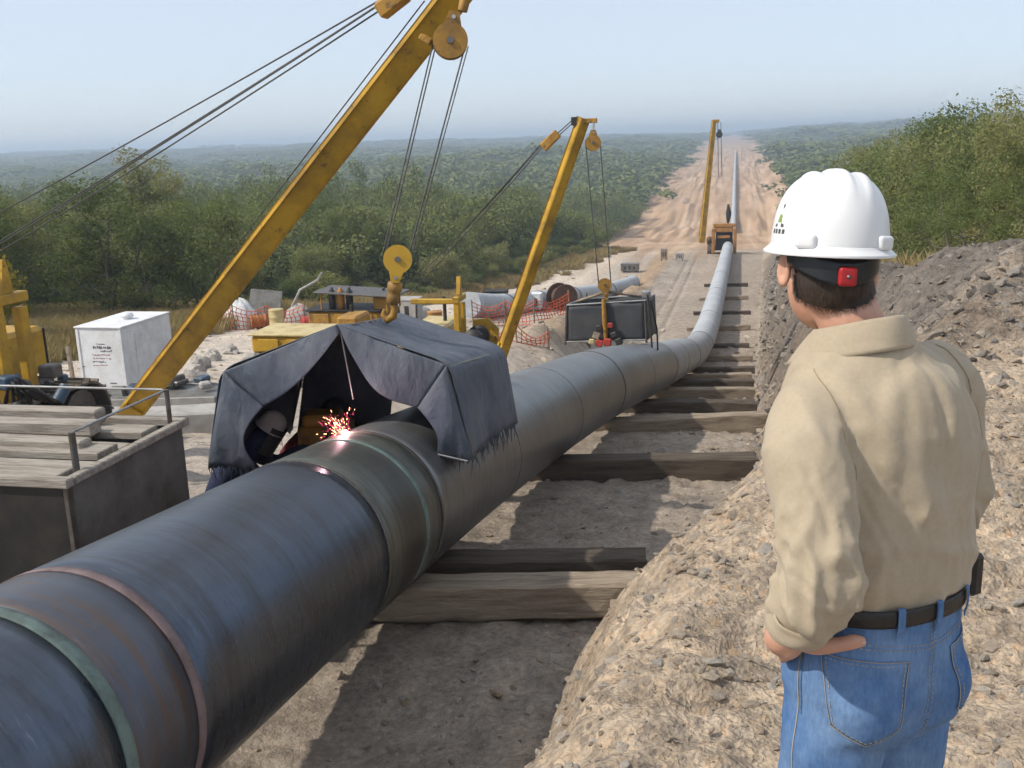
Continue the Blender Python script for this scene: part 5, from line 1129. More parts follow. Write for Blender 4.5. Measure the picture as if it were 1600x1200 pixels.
# slabs near the boom foot and small far gear
simple('concrete_block', MB().bbox((-6.25, 13.6, zg(-6.2, 13.6) + .16), (1.5, .6, .40), .03, rotm('Z', 18)), M_concrete, 'grey concrete slab lying behind the foot of the thick boom', 'slab')
simple('concrete_block', MB().bbox((-8.6, 14.3, zg(-8.6, 14.3) + .1), (2.2, .8, .26), .03, rotm('Z', 4)), M_concrete, 'low dusty slab in front of the white equipment box', 'slab')
for k, (x, y, s_) in enumerate(((-9.3, 19.4, .30), (-9.9, 20.4, .36), (-8.9, 20.0, .22), (-10.6, 21.6, .34), (-9.6, 21.8, .24), (-11.4, 23.2, .38), (-10.2, 23.4, .26), (-12.0, 25.0, .34), (-11.0, 25.4, .24), (-12.6, 27.0, .40), (-8.6, 18.2, .18), (-11.8, 28.0, .3))):
    me = stone_mesh('boulder', 60 + k, 3); ob = link_mesh('boulder', me, stone_mat('boulder_stone', [(.36, .33, .30), (.50, .46, .41)]) if k == 0 else bpy.data.materials['boulder_stone']); ob.location = (x, y, zg(x, y) + s_ * .2); ob.scale = (s_, s_, s_); ob.rotation_euler = (0, 0, k)
    tag(ob, 'pale boulder in the rubble between white box and tent', 'boulder', 'boulders between white box and tent')
def sled(x, y, rz, label):
    e = empty('steel_sled', (x, y, zg(x, y) - .02), rad(rz)); tag(e, label, 'sled')
    MB().bbox((0, 0, .36), (2.3, 1.1, .05), .01).build('deck', M_grey, e); MB().bbox((0, -.56, .26), (2.3, .05, .30), .01).build('side_plate', M_concrete, e); MB().bbox((0, .56, .26), (2.3, .05, .30), .01).build('side_plate', M_concrete, e)
    for sx in (-.8, .8): MB().bbox((sx, 0, .09), (.16, 1.2, .2), .02).build('runner', M_black, e)
    r = random.Random(3)
    for k in range(9): w = MB(); w.bbox((r.uniform(-.9, .9), r.uniform(-.4, .4), .46 + r.uniform(0, .08)), (r.uniform(.12, .4), r.uniform(.1, .25), r.uniform(.08, .2)), .03, rotm('Z', r.uniform(0, 90)) @ rotm('X', r.uniform(-20, 20))); w.build('scrap_piece', (M_black, M_concrete, M_iron, M_blue)[k % 4], e)
sled(-8.2, 16.3, 12, 'low steel sled loaded with scrap between white box and boom foot')
def timber_stack(x, y, rz, n, label):
    e = empty('timber_stack', (x, y, zg(x, y)), rad(rz)); tag(e, label, 'timber stack'); r = random.Random(int(abs(x * 10)))
    for k in range(n): MB().bbox((r.uniform(-.1, .1), (k % 4 - 1.5) * .28, .1 + (k // 4) * .21), (2.4, .24, .19), .02, rotm('Z', r.uniform(-3, 3))).build('timber', M_wood if k % 3 else M_wood_d, e)
timber_stack(-6.6, 27.5, 25, 7, 'stack of rough timbers on the yard past the second pipelayer'); timber_stack(-12.8, 33.0, -12, 5, 'low stack of timbers in front of the orange netted gear heap')
def coil(x, y, m, label):
    mb = MB(); z = zg(x, y); pts = [(x + math.cos(a) * (.38 + .03 * math.sin(a * 7)), y + math.sin(a) * .38, z + .04 + .035 * (a / 6.283)) for a in [6.283 * 5 * k / 120 for k in range(121)]]
    simple('hose_coil', mb.tube(pts, .032, 6), m, label, 'hose coil')
coil(-4.6, 25.5, M_black, 'black hose coil on the ground near the second boom foot'); coil(-7.6, 33.0, M_blue, 'blue hose coil lying before the orange net')
tarp_heap((-10.4, 34.2), (.8, .6), .7, M_blue, 'blue_tarpaulin', 'blue tarpaulin heap on the yard behind the hook block', 'tarpaulin', 21); tarp_heap((-9.0, 36.5), (.5, .5), .55, M_tarp, 'white_sack', 'white sack on the yard beside the iron stakes', 'sack', 31); tarp_heap((-5.4, 29.0), (.6, .45), .4, M_wood, 'soil_heap', 'low brown heap of earth between boom and orange strip', 'soil heap', 41)
drum(-8.4, 34.6, M_oran, 'orange drum on the yard behind the second pipelayer'); drum(-11.8, 35.5, M_blue, 'blue drum between blue tarpaulin and gear heap')
net_fence([(-13.4, 35.8), (-12.2, 35.0), (-11.0, 35.4)], .8, 'orange net strip joining the gear heap and the blue drum', .4)
for k, (x, y, d, m, lab, cat) in enumerate(((-7.0, 92, (1.6, 1.2, .6), M_grey, 'small grey machine on the sandy track far off left of the distant pipelayer', 'machine'), (-4.2, 96, (.6, .6, .9), M_wood, 'small brown machine on the sandy bank far off beside the grey one', 'machine'), (-2.9, 99, (.8, .8, .5), M_concrete, 'small pale box near the distant pipelayer', 'box'))):
    box_machine('site_machine', (x, y), d, m, lab, cat)
# ================================================================== the man in the hard hat
def man():
    V = Vector
    ORG = V((2.378, 1.861, -1.95)); RZ = rad(38)
    e = empty('person', ORG, RZ); tag(e, 'man in white hard hat, khaki shirt and jeans seen from behind, hand on hip', 'person')
    def ell(c, r, n=20, m=14, rot=None):
        mb = MB(); Vv = []; F = []
        for j in range(1, m):
            th = math.pi * j / m
            for i in range(n):
                ph = 2 * math.pi * i / n; p = V((r[0] * math.sin(th) * math.cos(ph), r[1] * math.sin(th) * math.sin(ph), r[2] * math.cos(th))); Vv.append(p)
        Vv += [V((0, 0, r[2])), V((0, 0, -r[2]))]
        if rot is not None: Vv = [rot @ p for p in Vv]
        Vv = [p + V(c) for p in Vv]
        for j in range(m - 2):
            for i in range(n): F.append((j * n + i, (j + 1) * n + i, (j + 1) * n + (i + 1) % n, j * n + (i + 1) % n))
        a = (m - 1) * n
        for i in range(n): F.append((a, i, (i + 1) % n)); F.append((a + 1, (m - 2) * n + (i + 1) % n, (m - 2) * n + i))
        return mb.add(Vv, F, True)
    def loft(rings, n=40, ex=2.25):
        """rings (z, cx, cy, a, b)"""
        mb = MB(); Vv = []
        for (z, cx, cy_, a, b) in rings:
            for k in range(n):
                t = 2 * math.pi * k / n; c, s = math.cos(t), math.sin(t)
                Vv.append((cx + a * math.copysign(abs(c) ** (2 / ex), c), cy_ + b * math.copysign(abs(s) ** (2 / ex), s), z))
        m = len(rings); F = [(i * n + k, i * n + (k + 1) % n, (i + 1) * n + (k + 1) % n, (i + 1) * n + k) for i in range(m - 1) for k in range(n)]
        F += [tuple(range(n))[::-1], tuple((m - 1) * n + k for k in range(n))]; return mb.add(Vv, F, True)
    def smooth_path(P, R, n=5):
        """Catmull-Rom through joints with radii"""
        P = [V(p) for p in P]; out = []; rr = []
        for i in range(len(P) - 1):
            p0, p1, p2, p3 = P[max(i - 1, 0)], P[i], P[i + 1], P[min(i + 2, len(P) - 1)]
            for k in range(n):
                t = k / n; out.append(.5 * ((2 * p1) + (p2 - p0) * t + (2 * p0 - 5 * p1 + 4 * p2 - p3) * t * t + (3 * p1 - p0 - 3 * p2 + p3) * t ** 3)); rr.append(R[i] + (R[i + 1] - R[i]) * t)
        out.append(P[-1]); rr.append(R[-1]); return out, rr
    def limb(P, R, n=18, k=6): pts, rr = smooth_path(P, R, k); return MB().tube(pts, rr, n)
    # ---------------- head frame
    HC = V((-.035, .125, 1.712)); HR = Matrix.Rotation(rad(-27), 3, 'Z') @ Matrix.Rotation(rad(3), 3, 'Y') @ Matrix.Rotation(rad(-3), 3, 'X')
    HM = Matrix.Translation(HC) @ HR.to_4x4()
    def H(mb): mb.v = [tuple(HM @ V(p)) for p in mb.v]; return mb
    # joints
    LS, LE, LW = (-.172, .006, 1.438), (-.247, -.115, 1.225), (-.217, -.035, 1.085)
    RS, RE, RW = (.162, .045, 1.470), (.218, .03, 1.225), (.145, .185, 1.13)
    # ---------------- body (skin)
    parts = [loft([(.86, -.008, -.005, .12, .09), (1.0, -.008, 0, .135, .10), (1.2, -.005, 0, .14, .10), (1.4, -.006, .02, .15, .105), (1.48, -.008, .03, .13, .085), (1.54, -.012, .04, .08, .07)], 24)]
    parts += [limb([(-.012, .035, 1.50), (-.02, .06, 1.58), (-.03, .092, 1.65), (-.034, .112, 1.71)], [.070, .058, .057, .058])]
    parts += [H(ell((0, -.012, .045), (.076, .097, .108))), H(ell((0, .028, -.04), (.063, .070, .088))), H(ell((0, .072, -.098), (.030, .026, .026))), H(ell((0, -.045, -.02), (.062, .052, .075))), H(ell((0, .098, -.028), (.014, .020, .024))), H(ell((0, .092, -.004), (.010, .016, .032))), H(ell((0, .082, .022), (.052, .014, .012))), H(ell((0, .088, -.064), (.024, .012, .007))), H(ell((0, .086, -.075), (.021, .012, .008))),
              H(ell((-.045, .062, -.025), (.022, .022, .022))), H(ell((.045, .062, -.025), (.022, .022, .022)))]
    for s in (-1, 1):   # ears: rim, bowl and lobe
        ro = Matrix.Rotation(s * rad(-24), 3, 'Z'); c = V((s * .0795, -.010, -.014))
        rim = [c + ro @ V((s * .006, .013 * math.cos(t) - .003, .026 * math.sin(t))) for t in [2 * math.pi * k / 18 for k in range(19)]]
        parts += [H(MB().tube(rim, .0058, 8)), H(ell(c + V((0, 0, 0)), (.006, .014, .024), rot=ro)), H(ell(c + V((s * .002, .002, -.026)), (.005, .008, .009), rot=ro))]
    parts += [limb([LS, LE, LW], [.058, .044, .030], 14), limb([RS, RE, RW], [.058, .044, .030], 14)]
    for s in (-1, 1): parts.append(limb([(s * .07 - .01, -.005, .9), (s * .096, .012, .5), (s * .1, -.01, .3), (s * .104, 0, .09)], [.066, .055, .052, .045], 14)); parts.append(limb([(s * .104, -.03, .05), (s * .107, .05, .045), (s * .11, .13, .03)], [.042, .042, .03], 12))
    def hand(wrist, k_in, fwd, dn, s):
        """palm from the wrist along fwd; k_in = towards the body; dn = down; fingers bend round the hip"""
        w = V(wrist); f = V(fwd).normalized(); d = V(dn); d = (d - f * d.dot(f)).normalized(); n = f.cross(d); n = n if n.dot(V(k_in)) > 0 else -n; out = []
        out.append(limb([w - f * .03, w + f * .02, w + f * .055, w + f * .085], [.028, .030, .034, .030], 14))
        for k in (-1.5, -.5, .5, 1.5): out.append(limb([w + f * .01 + d * k * .010, w + f * .05 + d * (k * .017), w + f * .09 + d * (k * .0195)], [.017, .016, .0115], 10))
        for k, (l, b) in enumerate(((.070, 1.0), (.078, 1.0), (.072, 1.05), (.057, 1.1))):
            q = -1.5 + k; p = w + f * .088 + d * (q * .0222); a = f; pts = [p]
            for j, (ll, an) in enumerate(((.42, 18), (.32, 24), (.26, 22))):
                a = (Matrix.Rotation(rad(an * b) * (1 if True else -1), 3, f.cross(n)) @ a).normalized(); p = p + a * l * ll; pts.append(p)
            out.append(limb(pts, [.0096, .0088, .0080, .0066], 10, 4))
        return out
    parts += hand(LW, (1, 0, 0), (.16, .78, -.60), (0, -.62, -.78), -1)
    # left thumb lies back along the belt
    parts += [limb([(-.226, -.045, 1.078), (-.214, -.078, 1.077), (-.188, -.103, 1.083), (-.166, -.116, 1.089), (-.148, -.126, 1.090)], [.021, .0172, .0132, .0135, .0085], 14, 6)]
    parts += hand(RW, (0, -1, 0), (-.75, .1, -.4), (0, .3, -.9), 1) + [limb([(.15, .19, 1.14), (.11, .185, 1.165), (.08, .18, 1.17)], [.016, .012, .009], 10)]
    body = join_remesh(parts, .0042, 5, .5); body.name = 'body'; body.materials.append(M_skin); bo = link_mesh('body', body, None, e)
    # thumb nail, laid on the thumb's own surface
    sb_ = BVHTree.FromPolygons([V(p) for p in get_co(body)], [tuple(p.vertices) for p in body.polygons]); nm = MB(); ok_ = []
    def nailp(u, v_):
        l, n, _, _ = sb_.find_nearest(V((-.166 + .015 * u, -.150 - .004 * u, 1.0955 + (v_ - .5) * .0115))); return l + n * .0007
    nm.grid(nailp, 8, 8); nm.build('thumb_nail', worn('nail', (.66, .40, .33), (.6, .34, .28), .3, 0, 20, .3, 0), bo)
    # ---------------- shirt
    M_shirt = NT('khaki_cotton'); t = M_shirt; v = t.coord('Object')
    c = t.mix(t.ramp(t.noise(5, 5, .6, v), [(.3, 0.0), (.7, 1.0)]), (.372, .304, .213), (.425, .350, .25)); c = t.mix(.25, c, t.ramp(t.noise(120, 4, .7, v), [(.3, .75), (.7, 1.2)]), 'MULTIPLY')
    t.set('Base Color', c); t.set('Roughness', .88); t.set('Specular IOR Level', .2); t.set('Sheen Weight', .15)
    b1 = t.bump(t.noise(16, 4, .55, v, .8), .16, .012); w1 = t.node('ShaderNodeTexWave', wave_type='BANDS', bands_direction='DIAGONAL'); w1.inputs['Scale'].default_value = 330; t.l.new(v, w1.inputs[0]); t.bump(w1.outputs[1], .12, .0012, b1); M_shirt = t.m
    rings = [(1.095, -.006, 0, .162, .126), (1.13, -.006, 0, .170, .134), (1.152, -.006, 0, .179, .144), (1.18, -.006, .0, .181, .147), (1.25, -.005, .005, .181, .147), (1.33, -.005, .012, .186, .149), (1.40, -.006, .02, .192, .150), (1.455, -.008, .027, .186, .140), (1.50, -.01, .032, .168, .120), (1.535, -.012, .036, .140, .100), (1.565, -.014, .042, .105, .086), (1.59, -.016, .048, .080, .074)]
    LC = V(LW) + (V(LE) - V(LW)) * .24; RC = V(RW) + (V(RE) - V(RW)) * .06
    sp_ = [loft(rings, 64), limb([(-.11, .028, 1.462), LS, (-.216, -.055, 1.37), LE, tuple((V(LE) + LC) / 2 + V((-.008, -.004, 0))), tuple(LC)], [.074, .078, .073, .068, .064, .054], 26),
           limb([(.11, .04, 1.468), RS, (.200, .038, 1.37), RE, tuple((V(RE) + RC) / 2), tuple(RC)], [.074, .078, .074, .066, .060, .052], 26),
           ell((-.010, -.055, 1.40), (.13, .078, .15)), ell((0, .105, 1.36), (.14, .065, .11))]
    me = join_remesh(sp_, .0065, 10, .5); co = get_co(me); nn = get_no(me)
    la = [V(LS), V(LE), V(LC)]
    def along(p, pts):
        best = (9, 0)
        s0 = 0
        for a, b in zip(pts[:-1], pts[1:]):
            d = b - a; L = d.length; u = max(0, min(1, (p - a).dot(d) / L / L)); q = (a + d * u - p).length
            if q < best[0]: best = (q, s0 + u * L)
            s0 += L
        return best
    out = co.copy(); ra = [V(RS), V(RE), V(RC)]
    bv0 = BVHTree.FromPolygons([V(p) for p in co], [tuple(p.vertices) for p in me.polygons]); sn = lambda p: bv0.find_nearest(V(p))[0]; CREASES = []
    for (a, b, w_, h_) in [((-.13, -.11, 1.40), (-.03, -.15, 1.26), .006, .007), ((-.15, -.09, 1.36), (-.08, -.14, 1.20), .005, .006), ((.13, -.08, 1.42), (.05, -.15, 1.27), .006, .006), ((-.02, -.15, 1.33), (-.045, -.16, 1.16), .007, .007), ((.05, -.15, 1.29), (.075, -.14, 1.155), .006, .006), ((-.10, -.13, 1.26), (-.11, -.13, 1.155), .005, .006), ((.0, -.16, 1.22), (.02, -.16, 1.152), .005, .005), ((.10, -.12, 1.25), (.12, -.10, 1.155), .005, .005),
                       ((-.26, -.18, 1.31), (-.19, -.17, 1.24), .006, .008), ((-.29, -.15, 1.28), (-.25, -.19, 1.22), .005, .007), ((-.31, -.10, 1.26), (-.27, -.18, 1.205), .005, .007), ((-.20, -.16, 1.27), (-.25, -.18, 1.18), .005, .007), ((-.28, -.16, 1.19), (-.20, -.13, 1.16), .005, .006), ((-.24, -.07, 1.40), (-.25, -.13, 1.30), .006, .006), ((-.19, -.08, 1.42), (-.215, -.14, 1.30), .006, .007), ((-.28, -.08, 1.36), (-.30, -.10, 1.27), .006, .005), ((-.16, -.07, 1.44), (-.18, -.10, 1.36), .005, .006)]:
        m_ = [sn(V(a) + (V(b) - V(a)) * k / 3) for k in range(4)]
        for p0_, p1_ in zip(m_[:-1], m_[1:]): CREASES.append((p0_, p1_, w_, h_ * .8))
    for i in range(len(co)):
        p = V(co[i]); x, y, z = p; az = math.atan2(x, -y)
        ql, sl = along(p, la); qr, sr = along(p, ra); q, s_, sgn = (ql, sl, -1) if ql < qr else (qr, sr, 1)
        arm = max(0.0, min(1.0, (.115 - q) / .035)) * (1 if abs(x) > .13 else 0)
        # torso folds: pulled from the arm pits down to the belt, and a blouse over the belt
        f1 = mnoise.noise(V((x * 6.5 + z * 3.2 * (1 if x < .02 else -1), z * 1.9, y * 2 + 2))); f1 = (1 - abs(f1)) ** 5
        f2 = mnoise.noise(V((az * 4.5, z * 3.5, 7.7))); f3 = mnoise.noise(V((az * 9, z * 16, 1.5)))
        low = max(0, min(1, (1.30 - z) / .14)); f4 = mnoise.noise(V((x * 4 - z * 9, z * 4 + x * 6, 4.2))); f4 = (1 - abs(f4)) ** 7
        d_t = .0075 * (f1 - .35) + .0035 * f2 + low * .0020 * f3 + .0085 * (f4 - .3) * (.25 + .75 * low)
        # sleeve folds: rings that tighten at the elbow and above the cuff
        ang = math.atan2(p.y - la[1].y, p.x - la[1].x) if sgn < 0 else math.atan2(p.y, p.x - .26)
        g1 = mnoise.noise(V((s_ * 17 + math.sin(ang) * 1.2, ang * 1.1, 3.3))); g1 = (1 - abs(g1)) ** 5; g2 = mnoise.noise(V((s_ * 6 + ang * .8, ang * 2.2, 9.1)))
        el = math.exp(-((s_ - .30) / .10) ** 2) + .7 * max(0, min(1, (s_ - .36) / .06)); pit = math.exp(-((s_ - .02) / .05) ** 2)
        d_a = (.004 + .012 * el) * (g1 - .35) + .004 * g2 + .006 * pit * f1
        d = 1.5 * d_t * (1 - arm) + 1.7 * d_a * arm
        # a few sharp creases
        for (ca, cb, cw, ch) in CREASES:
            dv = cb - ca; L2 = dv.length_squared; u_ = (p - ca).dot(dv) / L2
            if -.1 < u_ < 1.1:
                uu_ = max(0, min(1, u_)); q_ = p - (ca + dv * uu_); dd_ = q_.length
                if dd_ < .05: d += ch * math.sin(math.pi * max(0, min(1, (u_ + .1) / 1.2))) * (.75 * math.exp(-((dd_ - cw * 2.2) / (cw * 1.2)) ** 2) - math.exp(-(dd_ / cw) ** 2))
        # armhole seam: a slight groove
        seam = math.exp(-((abs(x) - (.150 + .10 * (1.5 - z))) / .006) ** 2) if z > 1.34 and q < .125 else 0
        d -= .0045 * seam
        out[i] = co[i] + nn[i] * d
    set_co(me, out); out = relax(me, 3); me.name = 'shirt'; me.materials.append(M_shirt); shirt = link_mesh('shirt', me, None, e)
    bvh = BVHTree.FromPolygons([V(p) for p in out], [tuple(p.vertices) for p in me.polygons])
    def ribbon(bv, pts, w, off, name, mat_, parent, dash=None, th=.0008, out_only=False):
        """strip of thread or hem laid on a surface"""
        P = []
        for p in pts:
            l, n, _, _ = bv.find_nearest(V(p))
            if out_only and n.dot(V((l.x, l.y, 0))) < 0: n = -n
            P.append((l + n * off, n))
        mb = MB(); acc = 0
        for i in range(len(P) - 1):
            (a, na), (b, nb) = P[i], P[i + 1]; t = (b - a)
            if t.length < 1e-6: continue
            acc += t.length
            if dash and int(acc / dash) % 2: continue
            s = t.normalized().cross((na + nb) / 2).normalized() * w / 2
            mb.add([a - s, a + s, b + s, b - s, a - s + na * th, a + s + na * th, b + s + nb * th, b - s + nb * th], [(4, 5, 6, 7), (0, 1, 5, 4), (1, 2, 6, 5), (2, 3, 7, 6), (3, 0, 4, 7)])
        o = mb.build(name, mat_, parent); return o
    def line(a, b, n=60): a, b = V(a), V(b); return [a + (b - a) * (i / n) for i in range(n + 1)]
    thread = worn('khaki_thread', (.30, .23, .14), (.22, .17, .10), .9, 0, 30, .5, 0)
    for s in (-1, 1):
        arc_ = [(s * (.150 + .022 * math.sin(t)), .03 - .14 * math.sin(t), 1.545 - .19 * t / 2.0) for t in [2.0 * k / 70 for k in range(71)]]
        ribbon(bvh, arc_, .0014, .0005, 'seam', thread, shirt)
    # collar: stand and turned-down leaf
    cc = V((-.020, .056, 0))
    def collar(u, v_):
        ph = rad(-172 + 344 * u); back = .5 + .5 * math.cos(ph)      # ph=0 at the nape
        top = 1.592 + .043 * back ** 1.2; s, c = math.sin(ph), -math.cos(ph)
        spread = (1 - back) ** 2
        if v_ < .4: k = v_ / .4; r, z = .067 + .004 * k, top - .046 * (1 - k)
        else: k = (v_ - .4) / .6; r = .0715 + .006 * math.sin(k * 1.57) + .017 * k + .03 * spread * k; z = top + .0035 * math.sin(k * 3.14) - (.058 + .018 * spread) * k
        wob = .003 * mnoise.noise(V((u * 9, v_ * 2, 3)))
        return cc + V((s * (r + wob) * 1.02, c * (r + wob) * 1.10, z))
    cm = MB(); cm.grid(collar, 72, 16); co_ = cm.build('collar', M_shirt, shirt); m_ = co_.modifiers.new('t', 'SOLIDIFY'); m_.thickness = .0022; m_.offset = 1
    lf = MB()
    for uu in [k / 120 for k in range(121)]:
        pass
    st = [collar(k / 160, .93) for k in range(161)]
    cb = BVHTree.FromPolygons([V(p) for p in cm.v], cm.f); ribbon(cb, st, .0012, .0024, 'collar_stitch', thread, co_, .004)
    # unbuttoned cuff standing off the wrist
    ax = (V(LE) - V(LW)).normalized(); sx = V((-1, 0, 0)); sx = (sx - ax * sx.dot(ax)).normalized(); sy = ax.cross(sx); c0 = V(LW) + ax * .034 + V((-.010, -.006, .0))
    def cuff(u, v_):
        a = 2 * math.pi * u; r = .0545 + .010 * math.cos(a) + .006 * mnoise.noise(V((math.cos(a) * 2, math.sin(a) * 2, v_ * 2))) + .006 * math.sin(v_ * 3.1)
        return c0 + ax * (.062 * v_ - .006 + .012 * math.cos(a - .6) * (1 - v_)) + (sx * math.cos(a) + sy * math.sin(a)) * r
    cf = MB(); cf.grid(cuff, 44, 8, True, True); co2 = cf.build('cuff', M_shirt, shirt); m_ = co2.modifiers.new('t', 'SOLIDIFY'); m_.thickness = .0028
    # ---------------- jeans
    t = NT('blue_denim'); v = t.coord('Object')
    wear = t.ramp(t.noise(6.5, 5, .6, v), [(.36, 0.0), (.72, 1.0)]); c = t.mix(wear, (.058, .130, .29), (.19, .295, .46)); tw = t.node('ShaderNodeTexWave', wave_type='BANDS', bands_direction='DIAGONAL'); tw.inputs['Scale'].default_value = 300; tw.inputs['Distortion'].default_value = 1.5; t.l.new(v, tw.inputs[0])
    c = t.mix(.35, c, t.ramp(tw.outputs[1], [(.2, .72), (.8, 1.25)]), 'MULTIPLY'); c = t.mix(.45, c, t.ramp(t.noise(160, 4, .7, t.mapping((1, 1, .25))), [(.3, .65), (.7, 1.35)]), 'MULTIPLY')
    t.set('Base Color', c); t.set('Roughness', .9); t.set('Specular IOR Level', .15); b1 = t.bump(t.noise(18, 5, .6, v, .4), .25, .01); t.bump(tw.outputs[1], .15, .001, b1); M_denim = t.m
    jp = [loft([(.84, -.01, -.005, .152, .110), (.88, -.01, -.010, .166, .128), (.94, -.01, -.010, .174, .138), (1.0, -.01, -.004, .173, .139), (1.06, -.008, 0, .171, .138), (1.115, -.006, 0, .168, .136)], 56)]
    for s in (-1, 1):
        jp.append(limb([(s * .078 - .01, -.010, .93), (s * .088 - .01, -.006, .80), (s * .094 - .008, .006, .64), (s * .096 - .005, .014, .5), (s * .102, -.008, .3), (s * .106, -.004, .055)], [.096, .095, .086, .077, .076, .078], 28)); jp.append(ell((s * .074 - .01, -.066, .935), (.088, .082, .105)))
    me = join_remesh(jp, .0075, 8, .5); co = get_co(me); nn = get_no(me); out = co.copy()
    for i in range(len(co)):
        x, y, z = co[i]; az = math.atan2(x, -y); s = -1 if x < 0 else 1
        f = mnoise.noise(V((x * 7 + z * 11 * s, z * 4, y * 5))); f = (1 - abs(f)) ** 3; g = mnoise.noise(V((az * 3, z * 14, 2))); seat = math.exp(-((z - .855) / .05) ** 2)
        d = .0045 * (f - .4) + .0025 * g + seat * .006 * (mnoise.noise(V((x * 12, z * 26 + x * 9 * s, 5))))
        d -= .006 * math.exp(-(x / .008) ** 2) * (1 if (y < 0 and .80 < z < 1.02) else 0)
        out[i] = co[i] + nn[i] * d
    set_co(me, out); out = relax(me, 3); me.name = 'jeans'; me.materials.append(M_denim); jeans = link_mesh('jeans', me, None, e)
    jb = BVHTree.FromPolygons([V(p) for p in out], [tuple(p.vertices) for p in me.polygons])
    def onj(az, z):
        d = V((math.sin(rad(az)), -math.cos(rad(az)), 0)); o = V((0, 0, z)) + d * .5; l, n, _, _ = jb.ray_cast(o, -d); return l if l else V((0, 0, z)) + d * .16
    def jl(a, b, n=50): return [onj(a[0] + (b[0] - a[0]) * i / n, a[1] + (b[1] - a[1]) * i / n) for i in range(n + 1)]
    th_l = worn('denim_thread', (.36, .33, .27), (.25, .2, .14), .9, 0, 30, .5, 0); th_d = worn('denim_hem', (.045, .095, .20), (.16, .24, .36), .9, 0, 60, .7, .2, 120)
    def pocket(sgn):
        C_ = [(sgn * 74, 1.042), (sgn * 22, 1.032), (sgn * 27, .905), (sgn * 46, .880), (sgn * 66, .905)]
        # the patch itself
        mb = MB(); n_u, n_v = 26, 20
        def f(u, v_):
            aL = C_[0][0] + (C_[4][0] - C_[0][0]) * v_; aR = C_[1][0] + (C_[2][0] - C_[1][0]) * v_; a = aL + (aR - aL) * u
            zt = C_[0][1] + (C_[1][1] - C_[0][1]) * u; zbm = C_[4][1] + (C_[2][1] - C_[4][1]) * u - .026 * (1 - abs(2 * u - 1)); z = zt + (zbm - zt) * v_
            p = onj(a, z); _, n, _, _ = jb.find_nearest(p); return p + n * (.0035 if .02 < u < .98 and .02 < v_ < .98 else .0022)
        mb.grid(f, n_u, n_v); pk = mb.build('back_pocket', M_denim, jeans); fix_normals(pk.data); m_ = pk.modifiers.new('t', 'SOLIDIFY'); m_.thickness = .002; m_.offset = -1
        pb = BVHTree.FromPolygons([V(p) for p in mb.v], mb.f)
        for ins in (.0, .055):
            q = lambda u, v_: f(ins + (1 - 2 * ins) * u, ins * .8 + (1 - 2 * ins * .8) * v_)
            for seg in ([q(k / 40, 0) for k in range(41)], [q(1, k / 40) for k in range(41)], [q(1 - k / 40, 1) for k in range(41)], [q(0, k / 40) for k in range(41)]): ribbon(pb, seg, .0015, .0006, 'stitch', th_l, pk, .0045 if ins else None, .0008, True)
    pocket(-1); pocket(1)
    for dz in (0, -.009):
        for sgn in (-1, 1): ribbon(jb, jl((0, 1.055 + dz), (sgn * 78, 1.075 + dz * .8)), .0015, .0008, 'yoke_stitch', th_l, jeans, .0045)
    for da in (-2.2, 2.2): ribbon(jb, jl((da, 1.10), (da, .87)), .0015, .0008, 'seat_stitch', th_l, jeans, .0045)
    ribbon(jb, jl((-88, 1.085), (-88, .30), 160), .0022, .0006, 'side_seam', th_l, jeans); ribbon(jb, jl((88, 1.085), (88, .30), 160), .0022, .0006, 'side_seam', th_l, jeans)
    ribbon(jb, jl((-86, 1.06), (-86, .90), 60), .005, .0006, 'side_hem', th_d, jeans)
    # belt and its loops, phone pouch
    M_belt = worn('black_leather_belt', (.014, .012, .011), (.03, .026, .022), .45, 0, 14, .5, .25, 90, .5)
    def beltf(u, v_):
        a = 2 * math.pi * u; a1, b1 = .1715, .1400; ex = 2 / 2.25; c, s = math.cos(a), math.sin(a); k = .0022 * math.sin(v_ * 3.14)
        return V((-.006 + (a1 + k) * math.copysign(abs(c) ** ex, c), (b1 + k) * math.copysign(abs(s) ** ex, s), 1.101 + .031 * v_))
    bm_ = MB(); bm_.grid(beltf, 72, 6, True, True); bl = bm_.build('belt', M_belt, e); m_ = bl.modifiers.new('t', 'SOLIDIFY'); m_.thickness = .0035; m_.offset = 1
    bb = BVHTree.FromPolygons([V(p) for p in bm_.v], bm_.f)
    for az in (-62, -27, 1, 34, 62):
        P = []
        for z in [1.082, 1.09, 1.098, 1.106, 1.118, 1.130, 1.136, 1.139]:
            d = V((math.sin(rad(az)), -math.cos(rad(az)), 0)); l, n, _, _ = bb.find_nearest(V((0, 0, max(1.10, min(1.132, z)))) + d * .2); P.append((V((l.x, l.y, z)) + V((n.x, n.y, 0)).normalized() * (.006 if 1.09 < z < 1.137 else .003), d))
        mb = MB()
        for (a, d), (b, _) in zip(P[:-1], P[1:]):
            s = V((-d.y, d.x, 0)) * .0062; mb.add([a - s, a + s, b + s, b - s, a - s + d * .003, a + s + d * .003, b + s + d * .003, b - s + d * .003], [(4, 5, 6, 7), (0, 1, 5, 4), (1, 2, 6, 5), (2, 3, 7, 6), (3, 0, 4, 7)])
        mb.build('belt_loop', M_denim, jeans)
    pp = V((math.sin(rad(76)), -math.cos(rad(76)), 0)); MB().bbox(pp * .196 + V((0, 0, 1.115)), (.028, .055, .085), .008, rotm('Z', 0)).build('belt_pouch', M_belt, e)
    # boots
    M_boot = worn('tan_boot_leather', (.16, .10, .055), (.30, .24, .17), .75, 0, 8, .7, .3)
